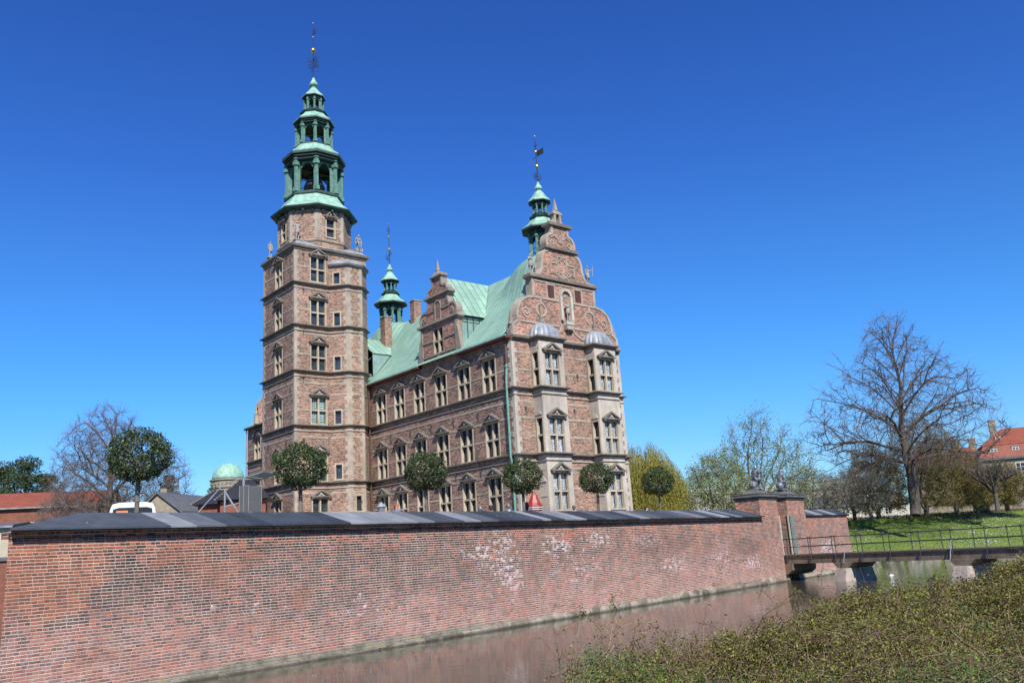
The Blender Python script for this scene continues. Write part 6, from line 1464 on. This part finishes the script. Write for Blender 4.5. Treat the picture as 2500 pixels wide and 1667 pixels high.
# barn with grey roof
pa = at(352, 1246, 66); pt = at(372, 1206, 66); e0 = at(408, 1246, 66)
o = thing('barn', 'small stone-gabled barn with a dark slate roof right of the white van', 'barn', (pa[0], pa[1], 3.4), R(4)); hw = (e0[0]-pa[0])/2+0.4; ht = pt[2]-3.4
b = MB(); b.prism([(0, 0, 0), (2*hw, 0, 0), (2*hw, 0, ht-1.35), (hw*0.75, 0, ht), (0, 0, ht-1.0)], (0.02, 5.0, 0)); b.build('wall', M['brick_beige'], o)
b = MB(); b.prism([(hw*0.75, -0.2, ht+0.02), (2*hw+0.3, -0.2, ht-1.5), (2*hw+3.4, 7, ht-1.5), (hw*0.75+1.9, 7, ht+0.02)], (0, 0, 0.14)); b.prism([(hw*0.75, -0.2, ht+0.02), (-0.3, -0.2, ht-1.15), (-0.3, 7, ht-1.15), (hw*0.75, 7, ht+0.02)], (0, 0, 0.14)); b.build('roof', M['slate_roof'], o)
b = MB(); b.box(hw*0.5, hw*0.5+0.5, 1.5, 2.0, ht-0.6, ht+0.5); b.build('chimney', M['brick_beige'], o)
# copper-domed rotunda far behind
pd = at(557, 1170, 150); o = thing('domed_rotunda', 'distant round brick building with a green copper dome', 'rotunda', (pd[0], pd[1], 3.4)); zb = pd[2]-3.4; Rd = 2.62
b = MB(); b.lathe((0, 0), [(Rd*1.08, 0), (Rd*1.08, zb-0.2)], 28, 0); b.build('drum', M['brick_beige'], o)
b = MB(); b.lathe((0, 0), [(Rd*1.1, zb-1.6), (Rd*1.16, zb-1.55), (Rd*1.16, zb-1.35), (Rd*1.08, zb-1.3)], 28, 0); b.lathe((0, 0), [(Rd*1.12, zb-0.35), (Rd*1.18, zb-0.25), (Rd*1.16, zb-0.05), (Rd*0.9, zb)], 28, 0)
for k in range(28): a = 2*PI*k/28; b.box(Rd*1.11*math.cos(a)-0.09, Rd*1.11*math.cos(a)+0.09, Rd*1.11*math.sin(a)-0.09, Rd*1.11*math.sin(a)+0.09, zb-0.95, zb-0.6)
b.build('cornice', M['stone_g'], o)
b = MB(); b.lathe((0, 0), [(Rd*1.02*math.cos(R(t_)), zb+Rd*1.08*math.sin(R(t_))) for t_ in range(0, 90, 8)], 32, 0); t_ = b.build('dome', M['green'], o, smooth=True)
b = MB()
for k in range(5): a = R(-150+k*30); b.prism([(Rd*1.09*math.cos(a-0.12), Rd*1.09*math.sin(a-0.12), zb-4.2), (Rd*1.09*math.cos(a+0.12), Rd*1.09*math.sin(a+0.12), zb-4.2), (Rd*1.09*math.cos(a+0.12), Rd*1.09*math.sin(a+0.12), zb-2.4), (Rd*1.09*math.cos(a-0.12), Rd*1.09*math.sin(a-0.12), zb-2.4)], (0.06*math.cos(a), 0.06*math.sin(a), 0))
b.build('window', M['dark_glass'], o)
# black tiled pavilion with stepped hip roofs
pv = at(462, 1232, 62); o = thing('tiled_pavilion', 'brick pavilion with a stepped hip roof of black glazed tiles below the dome', 'pavilion', (pv[0], pv[1], GZ), R(10)); z1 = pv[2]-GZ
s_ = 62/2112
b = MB(); b.box(0.5, 4.6, 0.5, 4.5, 0, z1); b.box(2.2, 5.3, -0.6, 0.5, 0, z1+0.1); b.build('wall', M['brick_far'], o)
b = MB()
def hiproof(b, x0, x1, y0, y1, z0, z1, ix, iy):
    b.add([(x0, y0, z0), (x1, y0, z0), (x1, y1, z0), (x0, y1, z0), (x0+ix, y0+iy, z1), (x1-ix, y0+iy, z1), (x1-ix, y1-iy, z1), (x0+ix, y1-iy, z1)], [(0,1,5,4), (1,2,6,5), (2,3,7,6), (3,0,4,7), (4,5,6,7), (3,2,1,0)])
hiproof(b, 0.1, 4.6, 0.1, 4.9, z1, z1+1.1, 1.25, 2.2); hiproof(b, 1.9, 5.6, -1.0, 3.6, z1+0.15, z1+1.65, 1.4, 2.0); b.build('roof', M['tile_b'], o)
b = MB()
for (p, q) in (((0.1, 0.1, z1+.05), (1.35, 2.3, z1+1.15)), ((1.9, -1.0, z1+.2), (3.3, 1.0, z1+1.7)), ((1.35, 2.3, z1+1.15), (3.0, 2.3, z1+1.15)), ((3.3, 1.0, z1+1.7), (4.2, 1.0, z1+1.7))):
    for k in range(12): t_ = k/11; b.ball((p[0]+(q[0]-p[0])*t_, p[1]+(q[1]-p[1])*t_, p[2]+(q[2]-p[2])*t_), 0.075, 6, 0, (1.2, 1.0, 0.7))
b.build('ridge_tile', M['stone_g'], o)
# dark steel cabin and glazed canopy by the tower
pc = at(584, 1186, 42); o = thing('site_cabin', 'tall dark grey panelled steel cabin left of the tower foot', 'cabin', (pc[0], pc[1], GZ), R(16)); hc = pc[2]-GZ; M['grey_panel'] = plain('grey_steel_panel', (0.045, 0.047, 0.05), 0.5, 0.1, 1.0)
b = MB(); b.box(0, 1.06, 0, 1.6, 0, hc); b.build('body', M['grey_panel'], o); b = MB()
for x in (0.01, 0.2, 0.43, 1.03): b.box(x, x+0.015, -0.012, 0, 0, hc)
b.box(0.85, 1.05, -0.01, 0, hc-0.04, hc-0.015); b.build('panel_joint', M['lead'], o)
p0 = at(545, 1182, 48); p1_ = at(641, 1152, 52); o = thing('glass_canopy', 'sloping glass canopy on thin steel posts behind the grey cabin', 'canopy', (p0[0], p0[1], GZ)); b = MB()
v = (p1_[0]-p0[0], p1_[1]-p0[1], p1_[2]-GZ); q0 = (0, 0, p0[2]-GZ)
b.tube([(-1.4, 0, q0[2]-1.5), q0, v], 0.035, 5); b.tube([(v[0]*0.5, v[1]*0.5, 0), (v[0]*0.5, v[1]*0.5, (q0[2]+v[2])/2)], 0.07, 6); b.tube([(0.1, 0, 0), (0.1, 0, q0[2]-0.3)], 0.05, 6); b.tube([(0.1, 0, q0[2]-0.4), (0.95, 0.3, q0[2]-1.9)], 0.05, 5); b.tube([(0.1, 0, q0[2]-1.2), (0.8, 0.3, q0[2]-1.05)], 0.03, 5); b.tube([(0.1, 0, q0[2]-1.7), (0.9, 0.3, q0[2]-1.55)], 0.03, 5)
b.tube([(v[0]*0.55, v[1]*0.55, 4.1), (v[0], v[1], 4.1)], 0.03, 5); b.tube([(v[0]*0.55, v[1]*0.55, 4.6), (v[0], v[1], 4.6)], 0.03, 5); b.build('steel_frame', M['lead'], o)
b = MB(); b.prism([(v[0]*0.5, v[1]*0.5, (q0[2]+v[2])/2), v, (v[0]+0.3, v[1]+2.2, v[2]+0.05), (v[0]*0.5+0.3, v[1]*0.5+2.2, (q0[2]+v[2])/2)], (0, 0, 0.05)); b.build('glass_roof', M['roofglass'], o)
# white van seen over the wall
vp = at(324, 1224, 36); o = thing('white_van', 'white van whose roof and dark windscreen show above the coping', 'van', (vp[0], vp[1], GZ), R(22)); H_ = vp[2]-GZ; w_ = 0.98
b = MB(); pr = [(-w_, 0.45), (-w_, 1.3), (-w_*0.95, 1.7), (-w_*0.86, H_-0.22), (-w_*0.78, H_-0.06), (-w_*0.5, H_), (w_*0.5, H_), (w_*0.78, H_-0.06), (w_*0.86, H_-0.22), (w_*0.95, 1.7), (w_, 1.3), (w_, 0.45)]
b.prism([(x, 0.35, z) for x, z in pr], (0, 4.6, 0)); b.prism([(-w_*0.95, -0.75, 0.5), (w_*0.95, -0.75, 0.5), (w_*0.95, -0.75, 1.15), (-w_*0.95, -0.75, 1.15)], (0, 1.1, 0.25)); b.build('body', M['white'], o)
b = MB(); b.prism([(-w_*0.82, 0.33, 1.5), (w_*0.82, 0.33, 1.5), (w_*0.76, 0.345, H_-0.27), (w_*0.55, 0.345, H_-0.21), (-w_*0.55, 0.345, H_-0.21), (-w_*0.76, 0.345, H_-0.27)], (0, -0.012, 0)); b.build('windscreen', M['dark_glass'], o)
b = MB(); b.box(-0.62, -0.18, 0.30, 0.315, H_-0.50, H_-0.34); b.build('dashboard_sign', plain('orange_card', (0.6, 0.17, 0.05), 0.7, 0.1), o)
for s in (-1, 1):
    b = MB(); b.box(s*w_-(0 if s > 0 else 0.22), s*w_+(0.22 if s > 0 else 0), 0.25, 0.4, 1.55, 1.95); b.build('wing_mirror', M['iron'], o)
    b = MB(); b.ball((s*0.75, -0.72, 0.95), 0.13, 10, 0, (1, 0.4, 1)); b.build('headlight', M['lead'], o)
    for y in (0.1, 3.8): b = MB(); b.tube([(s*(w_-0.2), y, 0.34), (s*(w_+0.01), y, 0.34)], 0.34, 18); b.build('wheel', M['iron'], o)
b = MB(); b.tube([(0.0, 1.0, H_), (0.02, 1.05, H_+0.12)], 0.02, 5); b.build('aerial', M['iron'], o)
# right: pale museum building far behind the grove
pm = at(1540, 1186, 170); pn = at(2160, 1150, 190); L_ = math.hypot(pn[0]-pm[0], pn[1]-pm[1]); rot = math.atan2(pn[1]-pm[1], pn[0]-pm[0]); hm = pm[2]-3.4
mus = thing('museum_building', 'long pale museum building with copper roof strips behind the grove', 'building', (pm[0], pm[1], 3.4), rot); b = MB(); b.box(0, L_, 0, 20, 0, hm-2.2); b.build('wall', M['plaster_w'], mus)
b = MB(); b.box(-0.3, L_+0.3, -0.4, 20.4, hm-2.2, hm-1.7); b.box(6, L_, 1.5, 18, hm-1.7, hm-0.9); b.build('cornice', M['plaster_w'], mus)
b = MB(); hiproof(b, 0, L_, 0.2, 19, hm-1.65, hm, 3, 5); hiproof(b, 17, 29, 3, 16, hm-0.6, hm+2.6, 3, 4); b.build('roof', M['green'], mus)
for k in range(17):
    for z in (2.2, 6.2): win(mus, 2+k*(L_-4)/16, 0, z, 1.3, 2.4, m='plaster_w')
b = MB(); b.box(4, 12, -6, -0.1, 0, 5.0); b.build('annex', M['brick_far'], mus)
# right: mansion with mansard tiled roof
def mansion():
    p0 = at(2395, 1124, 128); p1_ = at(2500, 1117, 126); ux = np.array([p1_[0]-p0[0], p1_[1]-p0[1]]); ux /= np.linalg.norm(ux); rot = math.atan2(ux[1], ux[0]); he = p0[2]-4.0
    o = thing('mansion', 'large mansion with a red tiled mansard roof, dormers and chimneys at the right edge', 'building', (p0[0], p0[1], 4.0), rot); W = 22; D = 11
    b = MB(); b.box(0, W, 0, D, -1, he); b.box(-9.5, 0, 2.5, D, -1, he-0.3); b.build('wall', M['brick_beige'], o)
    c = MB(); c.box(-0.3, W, -0.35, 0.0, he-0.1, he+0.25); c.box(-9.8, -0.3, 2.2, 2.5, he-0.4, he-0.1); c.build('cornice', M['slate_roof'], o)
    r = MB(); hiproof(r, -0.2, W, -0.25, D, he+0.25, he+2.0, 0.8, 0.6); r.box(0.55, W-0.6, 0.3, D-0.6, he+2.0, he+2.12); hiproof(r, 0.5, W-0.5, 0.3, D-0.5, he+2.12, he+4.7, 3.4, 4.4)
    hiproof(r, -9.8, 1.2, 2.3, D, he-0.1, he+2.6, 1.6, 4.2); r.build('roof', M['tile'], o)
    def dorm(x, y, z, w, h):
        q = MB(); q.box(x-w/2, x+w/2, y, y+1.4, z, z+h); q.build('dormer', M['slate_roof'], o); win(o, x, y-0.02, z+0.12, w*0.78, h*0.8)
    for x in (1.9, 4.7, 7.8): dorm(x, 0.1, he+0.55, 1.15, 1.1)
    dorm(3.0, 1.9, he+2.75, 0.95, 0.6); dorm(-3.5, 3.0, he+0.5, 1.0, 0.9)
    for x, y, z0, z1 in ((2.9, 4.8, he+3, he+6.0), (-7.5, 6.5, he+1.2, he+4.0), (-4.6, 6.5, he+1.6, he+4.1), (0.0, 6.6, he+1.6, he+3.7)):
        q = MB(); q.box(x-0.45, x+0.45, y-0.4, y+0.4, z0, z1); q.box(x-0.52, x+0.52, y-0.47, y+0.47, z1, z1+0.15); q.build('chimney', M['brick_beige'], o)
    for k in range(6):
        for z in (he-2.6, he-6.3): win(o, 2.0+k*2.9, 0, z, 1.2, 1.9)
mansion()
# low pale park building and cars glimpsed under the trees
pg = at(2100, 1262, 120); gabled_house('park_pavilion', 'low pale park building glimpsed under the blossom trees', (pg[0]-6, 122, 4.25), R(3), 14, 5, 2.4, 3.6, 'plaster_w', 'slate_roof', [(2, .8, 1, 1.2), (5, .8, 1, 1.2), (8, .8, 1, 1.2), (11, .8, 1, 1.2)])
# ---- duck on the water
p = at(2176, 1407, 40); k_ = 3.0/(3.0-p[2]); dk = thing('duck', 'white and black duck swimming near the bridge', 'duck', (p[0]*k_, 40*k_, 0.0), R(200)); b = MB()
vs_ = [(-0.30, 0.14, 0.02), (-0.22, 0.10, 0.08), (-0.1, 0.09, 0.13), (0.05, 0.085, 0.14), (0.16, 0.08, 0.10), (0.22, 0.10, 0.05)]
b.tube([(x, 0, z) for x, z, r in vs_], [r for x, z, r in vs_], 10); b.build('body', M['white'], dk, smooth=True); b = MB(); b.tube([(0.16, 0, 0.14), (0.22, 0, 0.24), (0.24, 0, 0.32), (0.27, 0, 0.36)], [0.05, 0.035, 0.04, 0.05], 8); b.ball((0.28, 0, 0.37), 0.055, 8); b.build('head', M['iron'], dk, smooth=True)
b = MB(); b.tube([(0.32, 0, 0.365), (0.39, 0, 0.35)], [0.022, 0.012], 6); b.build('bill', M['gold'], dk)
p = at(2276, 1414, 40); k_ = 3.0/(3.0-p[2]); c = copy_tree(dk); c.location = (p[0]*k_, 40*k_, -0.02); c.rotation_euler = (0, 0, R(20)); c['label'] = 'second duck partly behind the bramble tips'
for o in (dk, c): o['group'] = 'ducks on the moat'; o.scale = (0.7, 0.7, 0.7)
